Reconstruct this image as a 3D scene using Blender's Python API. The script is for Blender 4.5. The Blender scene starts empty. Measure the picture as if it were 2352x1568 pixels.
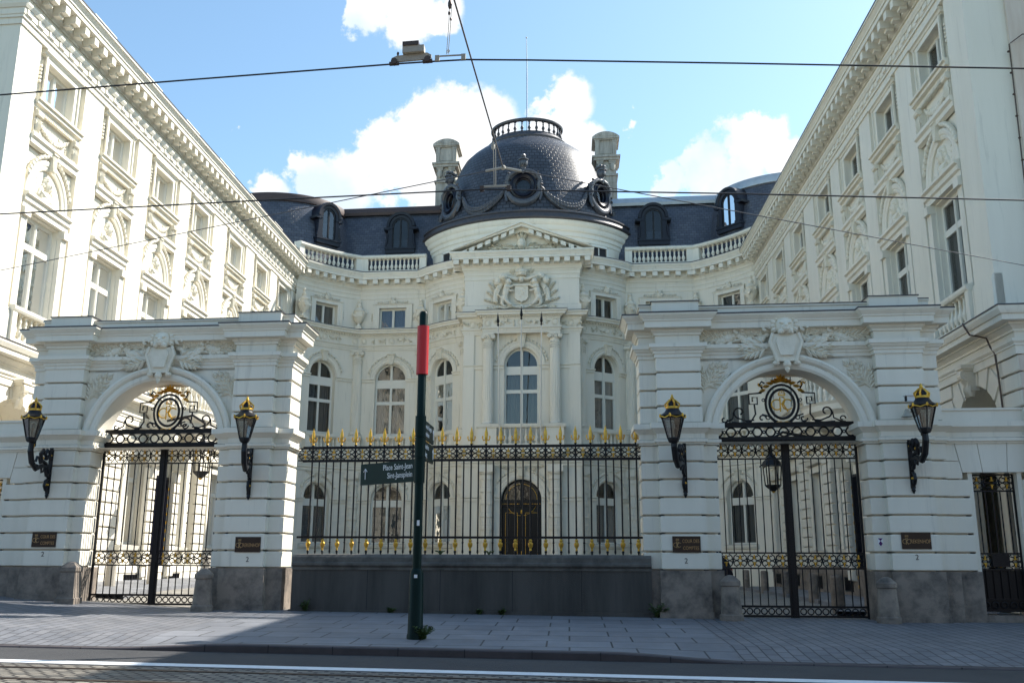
import bpy, bmesh, math, random
from math import sin, cos, pi, radians, sqrt, atan2, hypot
from mathutils import Vector, Matrix
random.seed(7)
SC = bpy.context.scene
COL = SC.collection
# ---------------------------------------------------------------- camera
X0, SK, DS = -2.7, 0.053, 0.8465   # courtyard axis, skew of the street front to it, depth unit of the site plan in metres
YAW, PIT, ROLL = radians(3.4336), radians(13.2206), radians(0.25)
cam_d = bpy.data.cameras.new('camera'); cam = bpy.data.objects.new('camera', cam_d); COL.objects.link(cam)
cam_d.sensor_width = 36.0; cam_d.lens = 36.0 * 2150 / 2352
cam_d.clip_start = 0.1; cam_d.clip_end = 3000
fw = Vector((-sin(YAW) * cos(PIT), cos(YAW) * cos(PIT), sin(PIT)))
rt = Vector((cos(YAW), sin(YAW), 0)); up = rt.cross(fw)
rt, up = rt * cos(ROLL) + up * sin(ROLL), up * cos(ROLL) - rt * sin(ROLL)
m = Matrix((rt, up, -fw)).transposed().to_4x4(); m.translation = Vector((0, 0, 1.65))
cam.matrix_world = m
SC.camera = cam
# ---------------------------------------------------------------- light
SUN = Vector((17.0, 10.2, 19.5)).normalized()
sun_d = bpy.data.lights.new('sun', 'SUN'); sun_d.energy = 5.0; sun_d.angle = radians(0.55); sun_d.color = (1.0, 0.95, 0.87)
sun = bpy.data.objects.new('sun', sun_d); COL.objects.link(sun); sun.location = (40, 30, 60)
sun.rotation_euler = SUN.to_track_quat('Z', 'Y').to_euler()
SC.view_settings.view_transform = 'Standard'; SC.view_settings.look = 'None'
SC.view_settings.gamma = 1.0; SC.view_settings.exposure = 0.95
W = bpy.data.worlds.new('World'); SC.world = W; W.use_nodes = True
wn = W.node_tree; wn.nodes.clear()
def N(t, typ, **kw):
    n = t.nodes.new(typ)
    for k, v in kw.items(): setattr(n, k, v)
    return n
def mathn(t, op, a, b=None, clamp=False):
    n = N(t, 'ShaderNodeMath', operation=op, use_clamp=clamp)
    for i, x in enumerate((a, b)):
        if x is None: continue
        if isinstance(x, (int, float)): n.inputs[i].default_value = x
        else: t.links.new(x, n.inputs[i])
    return n.outputs[0]
sky = N(wn, 'ShaderNodeTexSky', sky_type='NISHITA', sun_disc=False)
sky.sun_elevation = math.asin(SUN.z); sky.sun_rotation = atan2(SUN.x, SUN.y)
sky.air_density = 1.0; sky.dust_density = 0.7; sky.ozone_density = 3.0
hsv = N(wn, 'ShaderNodeVectorMath', operation='MULTIPLY'); hsv.inputs[1].default_value = (1.04, 1.10, 0.98)
wn.links.new(sky.outputs[0], hsv.inputs[0])
bg = N(wn, 'ShaderNodeBackground'); bg.inputs[1].default_value = 0.14
wn.links.new(hsv.outputs[0], bg.inputs[0])
cl = N(wn, 'ShaderNodeBackground'); cl.inputs[1].default_value = 0.62
tc = N(wn, 'ShaderNodeTexCoord')
nz = N(wn, 'ShaderNodeTexNoise', noise_dimensions='3D'); nz.inputs['Scale'].default_value = 22; nz.inputs['Detail'].default_value = 9; nz.inputs['Roughness'].default_value = 0.62
wn.links.new(tc.outputs['Generated'], nz.inputs['Vector'])
wv = N(wn, 'ShaderNodeVectorMath', operation='MULTIPLY_ADD'); wsb = N(wn, 'ShaderNodeVectorMath', operation='SUBTRACT'); wsb.inputs[1].default_value = (.5, .5, .5)
wn.links.new(nz.outputs['Color'], wsb.inputs[0]); wn.links.new(wsb.outputs[0], wv.inputs[0]); wv.inputs[1].default_value = (.055, .055, .055); wn.links.new(tc.outputs['Generated'], wv.inputs[2])
# cumulus: (direction, angular radius) - sky coordinates of each heap of cloud
CLPIX = [(835,28,48),(925,25,75),(1010,40,50),(990,300,92),(1110,285,85),(920,370,100),(770,430,85),(715,400,50),(625,440,42),(1040,420,120),(1300,235,62),(1275,320,80),(1345,340,60),(1446,250,14),(1450,285,15),(1765,300,48),(1710,345,68),(1610,375,58),(1530,405,44),(1800,370,55),(1680,420,70),(1580,128,13),(1633,125,12),(545,290,9)]
def skydir(x, y):
    return (fw + rt * ((x - 1176) / 2150) - up * ((y - 784) / 2150)).normalized()
mx = None
for (x, y, r) in CLPIX:
    d = skydir(x, y)
    vd = N(wn, 'ShaderNodeVectorMath', operation='DISTANCE'); wn.links.new(wv.outputs[0], vd.inputs[0]); vd.inputs[1].default_value = d
    q = mathn(wn, 'SUBTRACT', 1.0, mathn(wn, 'DIVIDE', vd.outputs['Value'], r / 2150 * 1.25))
    q = mathn(wn, 'MULTIPLY', q, min(1.0, 0.30 + r / 75))
    mx = q if mx is None else mathn(wn, 'SMOOTH_MAX', mx, q)
for n in wn.nodes:
    if n.type == 'MATH' and n.operation == 'SMOOTH_MAX': n.inputs[2].default_value = 0.12
v = mathn(wn, 'ADD', mx, mathn(wn, 'MULTIPLY', mathn(wn, 'SUBTRACT', nz.outputs[0], 0.5), 1.1))
mr = N(wn, 'ShaderNodeMapRange', interpolation_type='SMOOTHSTEP'); mr.inputs[1].default_value = 0.10; mr.inputs[2].default_value = 0.36
wn.links.new(v, mr.inputs[0])
nz2 = N(wn, 'ShaderNodeTexNoise'); nz2.inputs['Scale'].default_value = 12; nz2.inputs['Detail'].default_value = 5
wn.links.new(tc.outputs['Generated'], nz2.inputs['Vector'])
cr = N(wn, 'ShaderNodeValToRGB'); wn.links.new(nz2.outputs[0], cr.inputs[0])
cr.color_ramp.elements[0].position = 0.35; cr.color_ramp.elements[0].color = (0.72, 0.83, 0.95, 1)
cr.color_ramp.elements[1].position = 0.6; cr.color_ramp.elements[1].color = (1, 1, 1, 1)
wn.links.new(cr.outputs[0], cl.inputs[0])
mixw = N(wn, 'ShaderNodeMixShader'); wn.links.new(mr.outputs[0], mixw.inputs[0]); wn.links.new(bg.outputs[0], mixw.inputs[1]); wn.links.new(cl.outputs[0], mixw.inputs[2])
wo = N(wn, 'ShaderNodeOutputWorld'); wn.links.new(mixw.outputs[0], wo.inputs[0])

# ---------------------------------------------------------------- materials
M = {}
def mat(name, col, rough=0.6, metal=0.0, var=0.0, vscale=3.0, col2=None, bump=0.0, bscale=40, streak=False, ledge=0.0, spec=0.5):
    mt = bpy.data.materials.new(name); mt.use_nodes = True; t = mt.node_tree
    b = t.nodes['Principled BSDF']
    b.inputs['Base Color'].default_value = (*col, 1); b.inputs['Roughness'].default_value = rough; b.inputs['Metallic'].default_value = metal
    b.inputs['Specular IOR Level'].default_value = spec
    M[name] = mt
    if not (var or bump or ledge): return mt
    g = N(t, 'ShaderNodeNewGeometry')
    pos = g.outputs['Position']
    cur = None
    if var:
        vec = pos
        if streak:
            mp = N(t, 'ShaderNodeMapping'); mp.inputs['Scale'].default_value = (1, 1, 0.13); t.links.new(pos, mp.inputs[0]); vec = mp.outputs[0]
        n = N(t, 'ShaderNodeTexNoise'); n.inputs['Scale'].default_value = vscale; n.inputs['Detail'].default_value = 6; n.inputs['Roughness'].default_value = 0.65
        t.links.new(vec, n.inputs['Vector'])
        r = N(t, 'ShaderNodeMapRange'); r.inputs[1].default_value = 0.4; r.inputs[2].default_value = 0.75; r.inputs[4].default_value = var; t.links.new(n.outputs[0], r.inputs[0])
        mixc = N(t, 'ShaderNodeMix', data_type='RGBA'); t.links.new(r.outputs[0], mixc.inputs[0])
        mixc.inputs[6].default_value = (*col, 1); mixc.inputs[7].default_value = (*(col2 or [c * 0.6 for c in col]), 1)
        cur = mixc.outputs[2]
    if streak and var:
        mp2 = N(t, 'ShaderNodeMapping'); mp2.inputs['Scale'].default_value = (3.2, 3.2, 0.22); t.links.new(pos, mp2.inputs[0])
        n5 = N(t, 'ShaderNodeTexNoise'); n5.inputs['Scale'].default_value = 1.6; n5.inputs['Detail'].default_value = 8; n5.inputs['Roughness'].default_value = 0.7; t.links.new(mp2.outputs[0], n5.inputs['Vector'])
        r5 = N(t, 'ShaderNodeMapRange'); r5.inputs[1].default_value = 0.56; r5.inputs[2].default_value = 0.80; r5.inputs[4].default_value = 0.55; t.links.new(n5.outputs[0], r5.inputs[0])
        mx5 = N(t, 'ShaderNodeMix', data_type='RGBA'); t.links.new(r5.outputs[0], mx5.inputs[0]); t.links.new(cur, mx5.inputs[6]); mx5.inputs[7].default_value = (*[c * .5 for c in (col2 or col)], 1); cur = mx5.outputs[2]
    if ledge:
        s = N(t, 'ShaderNodeSeparateXYZ'); t.links.new(g.outputs['True Normal'], s.inputs[0])
        a = mathn(t, 'ABSOLUTE', s.outputs[2])
        n3 = N(t, 'ShaderNodeTexNoise'); n3.inputs['Scale'].default_value = 5; n3.inputs['Detail'].default_value = 4; t.links.new(pos, n3.inputs['Vector'])
        f = mathn(t, 'MULTIPLY', mathn(t, 'GREATER_THAN', s.outputs[2], 0.75), mathn(t, 'MULTIPLY', n3.outputs[0], ledge * 1.6), clamp=True)
        mixl = N(t, 'ShaderNodeMix', data_type='RGBA'); t.links.new(f, mixl.inputs[0])
        if cur: t.links.new(cur, mixl.inputs[6])
        else: mixl.inputs[6].default_value = (*col, 1)
        mixl.inputs[7].default_value = (0.16, 0.155, 0.145, 1); cur = mixl.outputs[2]
    if cur: t.links.new(cur, b.inputs['Base Color'])
    if bump:
        n2 = N(t, 'ShaderNodeTexNoise'); n2.inputs['Scale'].default_value = bscale; n2.inputs['Detail'].default_value = 4; t.links.new(pos, n2.inputs['Vector'])
        bp = N(t, 'ShaderNodeBump'); bp.inputs['Strength'].default_value = bump; bp.inputs['Distance'].default_value = 0.02
        t.links.new(n2.outputs[0], bp.inputs['Height']); t.links.new(bp.outputs[0], b.inputs['Normal'])
    return mt
mat('stucco', (0.79, 0.745, 0.635), 0.62, var=0.6, vscale=1.3, col2=(0.68, 0.635, 0.525), bump=0.08, bscale=60, streak=True, ledge=0.75)
mat('stucco_stained', (0.70, 0.62, 0.53), 0.7, var=0.8, vscale=1.6, col2=(0.48, 0.36, 0.27), bump=0.08, streak=True, ledge=0.5)
mat('ornament', (0.79, 0.735, 0.61), 0.65, var=0.6, vscale=4, col2=(0.60, 0.55, 0.43), bump=0.3, bscale=30)
mat('bluestone', (0.26, 0.215, 0.175), 0.7, var=1.0, vscale=2.6, col2=(0.05, 0.044, 0.04), bump=0.35, bscale=45, streak=False)
mat('coping_stone', (0.13, 0.12, 0.105), 0.7, var=1.0, vscale=2.5, col2=(0.03, 0.028, 0.025), bump=0.3, bscale=40)
mat('dark_stone', (0.075, 0.068, 0.06), 0.7, var=1.0, vscale=1.5, col2=(0.02, 0.019, 0.017), bump=0.35, bscale=45, streak=True)
mat('chimney_stone', (0.52, 0.48, 0.41), 0.8, var=0.9, vscale=3, col2=(0.2, 0.18, 0.15), bump=0.3, streak=True, ledge=0.8)
mat('frame_paint', (0.74, 0.72, 0.64), 0.4)
mat('iron', (0.008, 0.008, 0.010), 0.38, var=0.5, vscale=20, col2=(0.016, 0.015, 0.016), spec=0.3)
mat('gold', (0.80, 0.46, 0.06), 0.38, metal=0.6, var=0.9, vscale=9, col2=(0.34, 0.19, 0.035))
mat('lead', (0.10, 0.103, 0.115), 0.4, metal=0.25, var=0.8, vscale=5, col2=(0.05, 0.05, 0.06), bump=0.25, bscale=18)
mat('lead_dark', (0.055, 0.055, 0.065), 0.45, metal=0.2, var=0.7, vscale=4, col2=(0.10, 0.085, 0.08), bump=0.1)
mat('zinc', (0.42, 0.46, 0.50), 0.4, metal=0.4, var=0.4, vscale=3)
mat('ridge_copper', (0.055, 0.035, 0.032), 0.6, var=0.6, vscale=8, col2=(0.09, 0.055, 0.045))
mat('navy_paint', (0.005, 0.006, 0.014), 0.35, spec=0.35)
mat('door_paint', (0.006, 0.005, 0.005), 0.35, spec=0.25)
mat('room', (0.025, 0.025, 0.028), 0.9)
mat('curtain', (0.27, 0.265, 0.27), 0.9, var=0.5, vscale=3, col2=(0.17, 0.17, 0.185), streak=True)
mat('curtain_blue', (0.20, 0.22, 0.34), 0.9, var=0.4, vscale=3, streak=True)
mat('post_green', (0.002, 0.015, 0.013), 0.4, var=0.3, vscale=6, col2=(0.004, 0.022, 0.019), spec=0.15)
mat('post_red', (0.50, 0.008, 0.012), 0.42, var=0.5, vscale=5, col2=(0.36, 0.012, 0.014), streak=True)
mat('white_paint', (0.8, 0.8, 0.8), 0.5)
mat('plaque', (0.022, 0.012, 0.010), 0.3)
mat('bronze', (0.42, 0.27, 0.13), 0.4, metal=0.5)
mat('number_dark', (0.05, 0.045, 0.04), 0.5)
mat('wire', (0.012, 0.012, 0.014), 0.5)
mat('wire_grey', (0.09, 0.085, 0.085), 0.5)
mat('device', (0.42, 0.40, 0.34), 0.6, var=0.5, vscale=12)
mat('steel', (0.5, 0.5, 0.52), 0.3, metal=0.8)
mat('flag_steel', (0.55, 0.56, 0.56), 0.35, metal=0.4)
mat('leaf', (0.045, 0.085, 0.022), 0.6, var=0.8, vscale=30, col2=(0.10, 0.13, 0.04))
mat('car_paint', (0.010, 0.012, 0.022), 0.2); mat('tyre', (0.015, 0.015, 0.015), 0.8); mat('red_lamp', (0.5, 0.01, 0.01), 0.3)
mat('camera_white', (0.75, 0.75, 0.74), 0.4)
mat('banner_purple', (0.09, 0.02, 0.13), 0.8)
def glass(name, tint, refl=0.10):
    mt = bpy.data.materials.new(name); mt.use_nodes = True; t = mt.node_tree; t.nodes.clear()
    tr = N(t, 'ShaderNodeBsdfTransparent'); tr.inputs[0].default_value = (*tint, 1)
    gl = N(t, 'ShaderNodeBsdfGlossy'); gl.inputs['Roughness'].default_value = 0.02
    g = N(t, 'ShaderNodeNewGeometry'); n = N(t, 'ShaderNodeTexNoise'); n.inputs['Scale'].default_value = 1.7; t.links.new(g.outputs['Position'], n.inputs['Vector'])
    bp = N(t, 'ShaderNodeBump'); bp.inputs['Strength'].default_value = 0.06; bp.inputs['Distance'].default_value = 0.1; t.links.new(n.outputs[0], bp.inputs['Height']); t.links.new(bp.outputs[0], gl.inputs['Normal'])
    fr = N(t, 'ShaderNodeFresnel'); fr.inputs[0].default_value = 1.5
    f = mathn(t, 'ADD', fr.outputs[0], refl, clamp=True)
    mx_ = N(t, 'ShaderNodeMixShader'); t.links.new(f, mx_.inputs[0]); t.links.new(tr.outputs[0], mx_.inputs[1]); t.links.new(gl.outputs[0], mx_.inputs[2])
    o = N(t, 'ShaderNodeOutputMaterial'); t.links.new(mx_.outputs[0], o.inputs[0]); M[name] = mt
mat('opposite_stone', (0.20, 0.17, 0.14), 0.8, var=0.6, vscale=2)
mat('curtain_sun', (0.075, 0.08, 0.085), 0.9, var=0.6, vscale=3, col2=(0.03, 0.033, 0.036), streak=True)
glass('pane_glass', (0.62, 0.66, 0.66), 0.05); glass('dormer_glass', (0.5, 0.52, 0.55), 0.02); glass('lamp_glass', (0.5, 0.52, 0.5), 0.12)
def brickmat(name, c1, c2, cm, scale, bw, bh, mortar, rough, swz='xy', bump=0.4, offset=0.5, big=0.0, squash=1.0, dist=0.0):
    mt = bpy.data.materials.new(name); mt.use_nodes = True; t = mt.node_tree; b = t.nodes['Principled BSDF']
    if swz == 'uv':
        tcn = N(t, 'ShaderNodeUVMap'); vec = tcn.outputs[0]
    else:
        g = N(t, 'ShaderNodeNewGeometry'); vec = g.outputs['Position']
        if swz != 'xy':
            s = N(t, 'ShaderNodeSeparateXYZ'); t.links.new(vec, s.inputs[0]); c = N(t, 'ShaderNodeCombineXYZ')
            for i, ch in enumerate(swz): t.links.new(s.outputs['xyz'.index(ch)], c.inputs[i])
            vec = c.outputs[0]
    if dist:
        nd = N(t, 'ShaderNodeTexNoise'); nd.inputs['Scale'].default_value = 5; t.links.new(vec, nd.inputs['Vector'])
        va = N(t, 'ShaderNodeVectorMath', operation='MULTIPLY_ADD'); t.links.new(nd.outputs['Color'], va.inputs[0]); va.inputs[1].default_value = (dist, dist, 0); t.links.new(vec, va.inputs[2]); vec = va.outputs[0]
    br = N(t, 'ShaderNodeTexBrick'); br.offset = offset
    t.links.new(vec, br.inputs['Vector'])
    br.inputs['Color1'].default_value = (*c1, 1); br.inputs['Color2'].default_value = (*c2, 1); br.inputs['Mortar'].default_value = (*cm, 1)
    br.inputs['Scale'].default_value = scale; br.inputs['Mortar Size'].default_value = mortar; br.inputs['Brick Width'].default_value = bw; br.inputs['Row Height'].default_value = bh
    n = N(t, 'ShaderNodeTexNoise'); n.inputs['Scale'].default_value = 1.1; n.inputs['Detail'].default_value = 8; n.inputs['Roughness'].default_value = 0.7
    g2 = N(t, 'ShaderNodeNewGeometry'); t.links.new(g2.outputs['Position'], n.inputs['Vector'])
    r = N(t, 'ShaderNodeMapRange'); r.inputs[1].default_value = 0.3; r.inputs[2].default_value = 0.75; r.inputs[3].default_value = 1.2; r.inputs[4].default_value = 0.68; t.links.new(n.outputs[0], r.inputs[0])
    mul = N(t, 'ShaderNodeMix', data_type='RGBA', blend_type='MULTIPLY'); mul.inputs[0].default_value = 1; t.links.new(br.outputs[0], mul.inputs[6])
    t.links.new(r.outputs[0], mul.inputs[7]); t.links.new(mul.outputs[2], b.inputs['Base Color'])
    b.inputs['Roughness'].default_value = rough
    n4 = N(t, 'ShaderNodeTexNoise'); n4.inputs['Scale'].default_value = 60; t.links.new(g2.outputs['Position'], n4.inputs['Vector'])
    h = mathn(t, 'ADD', mathn(t, 'MULTIPLY', br.outputs['Fac'], -1.0), mathn(t, 'MULTIPLY', n4.outputs[0], 0.4))
    bp = N(t, 'ShaderNodeBump'); bp.inputs['Strength'].default_value = bump; bp.inputs['Distance'].default_value = 0.02; t.links.new(h, bp.inputs['Height']); t.links.new(bp.outputs[0], b.inputs['Normal'])
    M[name] = mt
brickmat('slabs', (0.20, 0.205, 0.22), (0.165, 0.17, 0.185), (0.035, 0.034, 0.035), 1.0, 1.15, 0.85, 0.017, 0.6, offset=0.35)
brickmat('setts', (0.19, 0.19, 0.2), (0.145, 0.15, 0.165), (0.04, 0.04, 0.044), 1.0, 0.42, 0.22, 0.013, 0.6, swz='yx')
brickmat('court_paving', (0.32, 0.30, 0.265), (0.27, 0.25, 0.225), (0.12, 0.11, 0.09), 1.0, 0.2, 0.14, 0.02, 0.8)
brickmat('cobbles', (0.30, 0.265, 0.215), (0.15, 0.14, 0.12), (0.035, 0.03, 0.025), 1.0, 0.23, 0.15, 0.03, 0.6, bump=1.0, dist=0.07)
brickmat('slate', (0.055, 0.062, 0.085), (0.088, 0.096, 0.118), (0.022, 0.023, 0.03), 1.0, 0.30, 0.18, 0.012, 0.36, swz='uv', bump=0.5)
brickmat('slate_dome', (0.042, 0.045, 0.058), (0.068, 0.072, 0.087), (0.016, 0.016, 0.02), 1.0, 0.36, 0.24, 0.03, 0.42, swz='uv', bump=0.45)
mat('asphalt', (0.05, 0.049, 0.05), 0.8, var=0.8, vscale=0.9, col2=(0.03, 0.03, 0.032), bump=0.5, bscale=180)
mat('line_paint', (0.75, 0.77, 0.78), 0.6, var=0.6, vscale=9, col2=(0.5, 0.5, 0.5))
mat('kerbstone', (0.07, 0.058, 0.06), 0.6, var=0.7, vscale=3, col2=(0.035, 0.03, 0.032), bump=0.2)
mat('rail_steel', (0.10, 0.07, 0.055), 0.4, metal=0.6)

# ---------------------------------------------------------------- mesh tools: shapes are laid out as (along u, outward n, height z), a map bends them into the site plan
class MB:
    def __init__(s, fmap=None): s.v = []; s.f = []; s.map = fmap; s.mi = []; s.cm = 0
    def add(s, V, F):
        b = len(s.v)
        s.v += [s.map(*p) for p in V] if s.map else [tuple(p) for p in V]
        s.f += [tuple(i + b for i in f) for f in F]; s.mi += [s.cm] * len(F)
    def grid(s, R, cu=False, cv=False):
        nr, nc = len(R), len(R[0]); V = [p for r in R for p in r]; F = []
        for i in range(nr if cu else nr - 1):
            for j in range(nc if cv else nc - 1):
                a, b = i * nc + j, i * nc + (j + 1) % nc
                c, d = ((i + 1) % nr) * nc + (j + 1) % nc, ((i + 1) % nr) * nc + j
                F.append((a, b, c, d))
        s.add(V, F)
    def box(s, u0, u1, n0, n1, z0, z1, seg=1):
        s.sweep([(n0, z0), (n1, z0), (n1, z1), (n0, z1)], u0, u1, seg, closed=True)
    def sweep(s, prof, u0, u1, seg=1, closed=False, caps=True):
        R = [[(u0 + (u1 - u0) * i / seg, n, z) for (n, z) in prof] for i in range(seg + 1)]
        s.grid(R, cv=closed)
        if caps:
            k = len(prof)
            s.add(R[0], [tuple(range(k))]); s.add(R[-1], [tuple(range(k))[::-1]])
    def path(s, prof, pts, closed=False, caps=True):       # profile (n,z) carried round a mitred plan polyline of (u,n) points, n of the profile = outward of the path's left side
        P = [Vector((p[0], p[1])) for p in pts]; k = len(P); R = []
        for i in range(k):
            a = P[i] - P[i - 1] if (i > 0 or closed) else P[1] - P[0]
            b = P[(i + 1) % k] - P[i] if (i < k - 1 or closed) else a
            a = a.normalized(); b = b.normalized()
            na, nb = Vector((-a.y, a.x)), Vector((-b.y, b.x)); mm = (na + nb); mm = mm / max(0.3, mm.dot(na)) if mm.length > 1e-6 else na
            R.append([(P[i].x + mm.x * n, P[i].y + mm.y * n, z) for n, z in prof])
        s.grid(R, cu=closed)
        if caps and not closed:
            q = len(prof); s.add(R[0], [tuple(range(q))]); s.add(R[-1], [tuple(range(q))[::-1]])
    def prism(s, poly, n0, n1):                            # (u,z) outline, thick in n
        k = len(poly); A = [(u, n0, z) for u, z in poly]; B = [(u, n1, z) for u, z in poly]
        s.add(A + B, [tuple(range(k))[::-1], tuple(range(k, 2 * k))] + [(i, (i + 1) % k, k + (i + 1) % k, k + i) for i in range(k)])
    def arch(s, prof, cu, cz, a0=0.0, a1=pi, seg=20, closed=False, caps=True, ky=1.0):      # profile (r,n) turned about the outward axis
        R = [[(cu + r * cos(a), n, cz + ky * r * sin(a)) for r, n in prof] for a in [a0 + (a1 - a0) * i / seg for i in range(seg + 1)]]
        s.grid(R, cv=closed)
        if caps: q = len(prof); s.add(R[0], [tuple(range(q))]); s.add(R[-1], [tuple(range(q))[::-1]])
    def lathe(s, prof, cu, cn, cz=0.0, seg=12, a0=0.0, a1=2 * pi, flute=0.0, caps=True):
        full = abs(a1 - a0 - 2 * pi) < 1e-6; k = seg if full else seg + 1
        R = []
        for r, z in prof:
            R.append([(cu + r * (1 - flute * (i % 2)) * cos(a0 + (a1 - a0) * i / seg), cn + r * (1 - flute * (i % 2)) * sin(a0 + (a1 - a0) * i / seg), cz + z) for i in range(k)])
        s.grid(R, cv=full)
        if full and caps:
            for row, fl in ((R[0], True), (R[-1], False)):
                s.add(row, [tuple(range(k))[::-1] if fl else tuple(range(k))])
    def blob(s, c, r, rot=0.0, seg=8, rings=5, tilt=None):  # ellipsoid, rot turns it in the wall plane (u,z)
        R = []; ca, sa = cos(rot), sin(rot)
        for i in range(rings + 1):
            t = -pi / 2 + pi * i / rings; row = []
            for j in range(seg):
                a = 2 * pi * j / seg
                x, y, z = r[0] * cos(t) * cos(a), r[1] * cos(t) * sin(a), r[2] * sin(t)
                row.append((c[0] + x * ca - z * sa, c[1] + y, c[2] + x * sa + z * ca))
            R.append(row)
        s.grid(R, cv=True)
    def leaf(s, a, ang, L, w, n0, th=0.04):                # pointed leaf with a raised midrib, standing off the wall
        th *= 1.9
        d = (cos(ang), sin(ang)); q = (-d[1], d[0]); V = []
        for t, ww, h in ((0, 0.15, .3), (0.3, 0.9, 1.0), (0.6, 0.85, 1.1), (1.0, 0.0, 0.5)):
            for e in (-1, 0, 1):
                V.append((a[0] + d[0] * L * t + q[0] * w * ww * e, n0 + (th * h if e == 0 else th * 0.15), a[1] + d[1] * L * t + q[1] * w * ww * e))
        F = [(i * 3 + j, i * 3 + j + 1, i * 3 + j + 4, i * 3 + j + 3) for i in range(3) for j in range(2)]
        s.add(V, F)
    def tube(s, pts, r, seg=6, caps=True, closed=False):
        P = [Vector(p) for p in pts]; k = len(P); R = []; ref = None
        for i in range(k):
            t = (P[(i + 1) % k] - P[i - 1]) if closed else (P[min(i + 1, k - 1)] - P[max(i - 1, 0)])
            t = t.normalized() if t.length > 1e-9 else Vector((0, 0, 1))
            if ref is None:
                ref = t.cross(Vector((0, 1, 0)) if abs(t.y) < 0.9 else Vector((1, 0, 0))).normalized()
            else: ref = (ref - t * ref.dot(t)).normalized()
            b = t.cross(ref); rr = r(i / max(1, k - 1)) if callable(r) else r
            R.append([tuple(P[i] + (ref * cos(2 * pi * j / seg) + b * sin(2 * pi * j / seg)) * rr) for j in range(seg)])
        s.grid(R, cu=closed, cv=True)
        if caps and not closed: s.add(R[0], [tuple(range(seg))]); s.add(R[-1], [tuple(range(seg))])
    def scroll(s, c, r0, r1, a0, a1, n, r, seg=14):
        s.tube([(c[0] + (r0 + (r1 - r0) * t) * cos(a0 + (a1 - a0) * t), n, c[1] + (r0 + (r1 - r0) * t) * sin(a0 + (a1 - a0) * t)) for t in [i / seg for i in range(seg + 1)]], r, 5)
    def ring(s, c, R, n, r, seg=14, ky=1.0, sec=5):
        s.tube([(c[0] + R * cos(2 * pi * i / seg), n, c[1] + R * ky * sin(2 * pi * i / seg)) for i in range(seg)], r, sec, closed=True)
ORG = {}
def world(p): return Vector((X0 + p[0], p[1] * DS - SK * p[0], p[2] + max(0.0, p[2] - 19.1) * .045))
def build(name, mb, mats, parent=None, angle=24, uv=None):
    me = bpy.data.meshes.new(name)
    o0 = ORG.get(parent.name, Vector((0, 0, 0))) if parent else Vector((0, 0, 0))
    if parent is None: o0 = sum((world(p) for p in mb.v), Vector()) / len(mb.v); o0.z = min(p[2] for p in mb.v)
    me.from_pydata([tuple(world(p) - o0) for p in mb.v], [], mb.f)
    if not isinstance(mats, (list, tuple)): mats = [mats]
    for k in mats: me.materials.append(M[k])
    if len(mats) > 1: me.polygons.foreach_set('material_index', mb.mi)
    if uv:
        lay = me.uv_layers.new(name='UVMap')
        for l in me.loops: lay.data[l.index].uv = uv[l.vertex_index]
    bm = bmesh.new(); bm.from_mesh(me); bmesh.ops.recalc_face_normals(bm, faces=bm.faces); bm.to_mesh(me); bm.free()
    me.polygons.foreach_set('use_smooth', [True] * len(me.polygons)); me.set_sharp_from_angle(angle=radians(angle))
    o = bpy.data.objects.new(name, me); COL.objects.link(o)
    if parent: o.parent = parent
    else: o.location = o0
    ORG[o.name] = o0
    return o
def tag(o, label, cat, group=None, kind=None):
    if label: o['label'] = label
    if cat: o['category'] = cat
    if group: o['group'] = group
    if kind: o['kind'] = kind
    return o
def thing(name, p, label, cat, group=None):
    o = bpy.data.objects.new(name, None); COL.objects.link(o); w = world(p); o.location = w; ORG[o.name] = w; o.empty_display_size = 0.3
    return tag(o, label, cat, group)
def struct(name, mb, mats, **kw):
    o = build(name, mb, mats, **kw); o['kind'] = 'structure'; return o
def dup(o, dx=0.0, dy=0.0, dz=0.0, parent=None, top=True):       # copy of a part (or thing) with its own parts
    c = o.copy(); COL.objects.link(c); ORG[c.name] = ORG.get(o.name)
    if parent: c.parent = parent
    if top: c.location = o.location + Vector((dx, dy * DS - SK * dx, dz))
    for ch in [k for k in bpy.data.objects if k.parent == o]: dup(ch, parent=c, top=False)
    return c
def lettering(name, body, p, size, parent, mt, rz=0.0, align='CENTER', rx=pi / 2, sx=1.0, ext=0.002):
    cu = bpy.data.curves.new(name, 'FONT'); cu.body = body; cu.size = size; cu.align_x = align; cu.extrude = ext; cu.materials.append(M[mt])
    o = bpy.data.objects.new(name, cu); COL.objects.link(o); o.parent = parent
    me = bpy.data.meshes.new_from_object(o.evaluated_get(bpy.context.evaluated_depsgraph_get()))
    bpy.data.objects.remove(o); me.name = name
    for v in me.vertices: v.co.x *= sx
    o = bpy.data.objects.new(name, me); COL.objects.link(o); o.parent = parent
    o.location = world(p) - ORG[parent.name]; o.rotation_euler = (rx, 0, rz)
    return o
RZ = -math.atan(SK)         # the way things on the street front are turned
def front(cx, y0): return lambda u, n, z: (cx + u, y0 - n, z)
def gz(x, y):               # lie of the pavement
    return 0.43 - 0.027 * (27.2 - min(y, 27.6)) - 0.007 * x + 0.045 * max(0.0, -7 - x)
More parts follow.
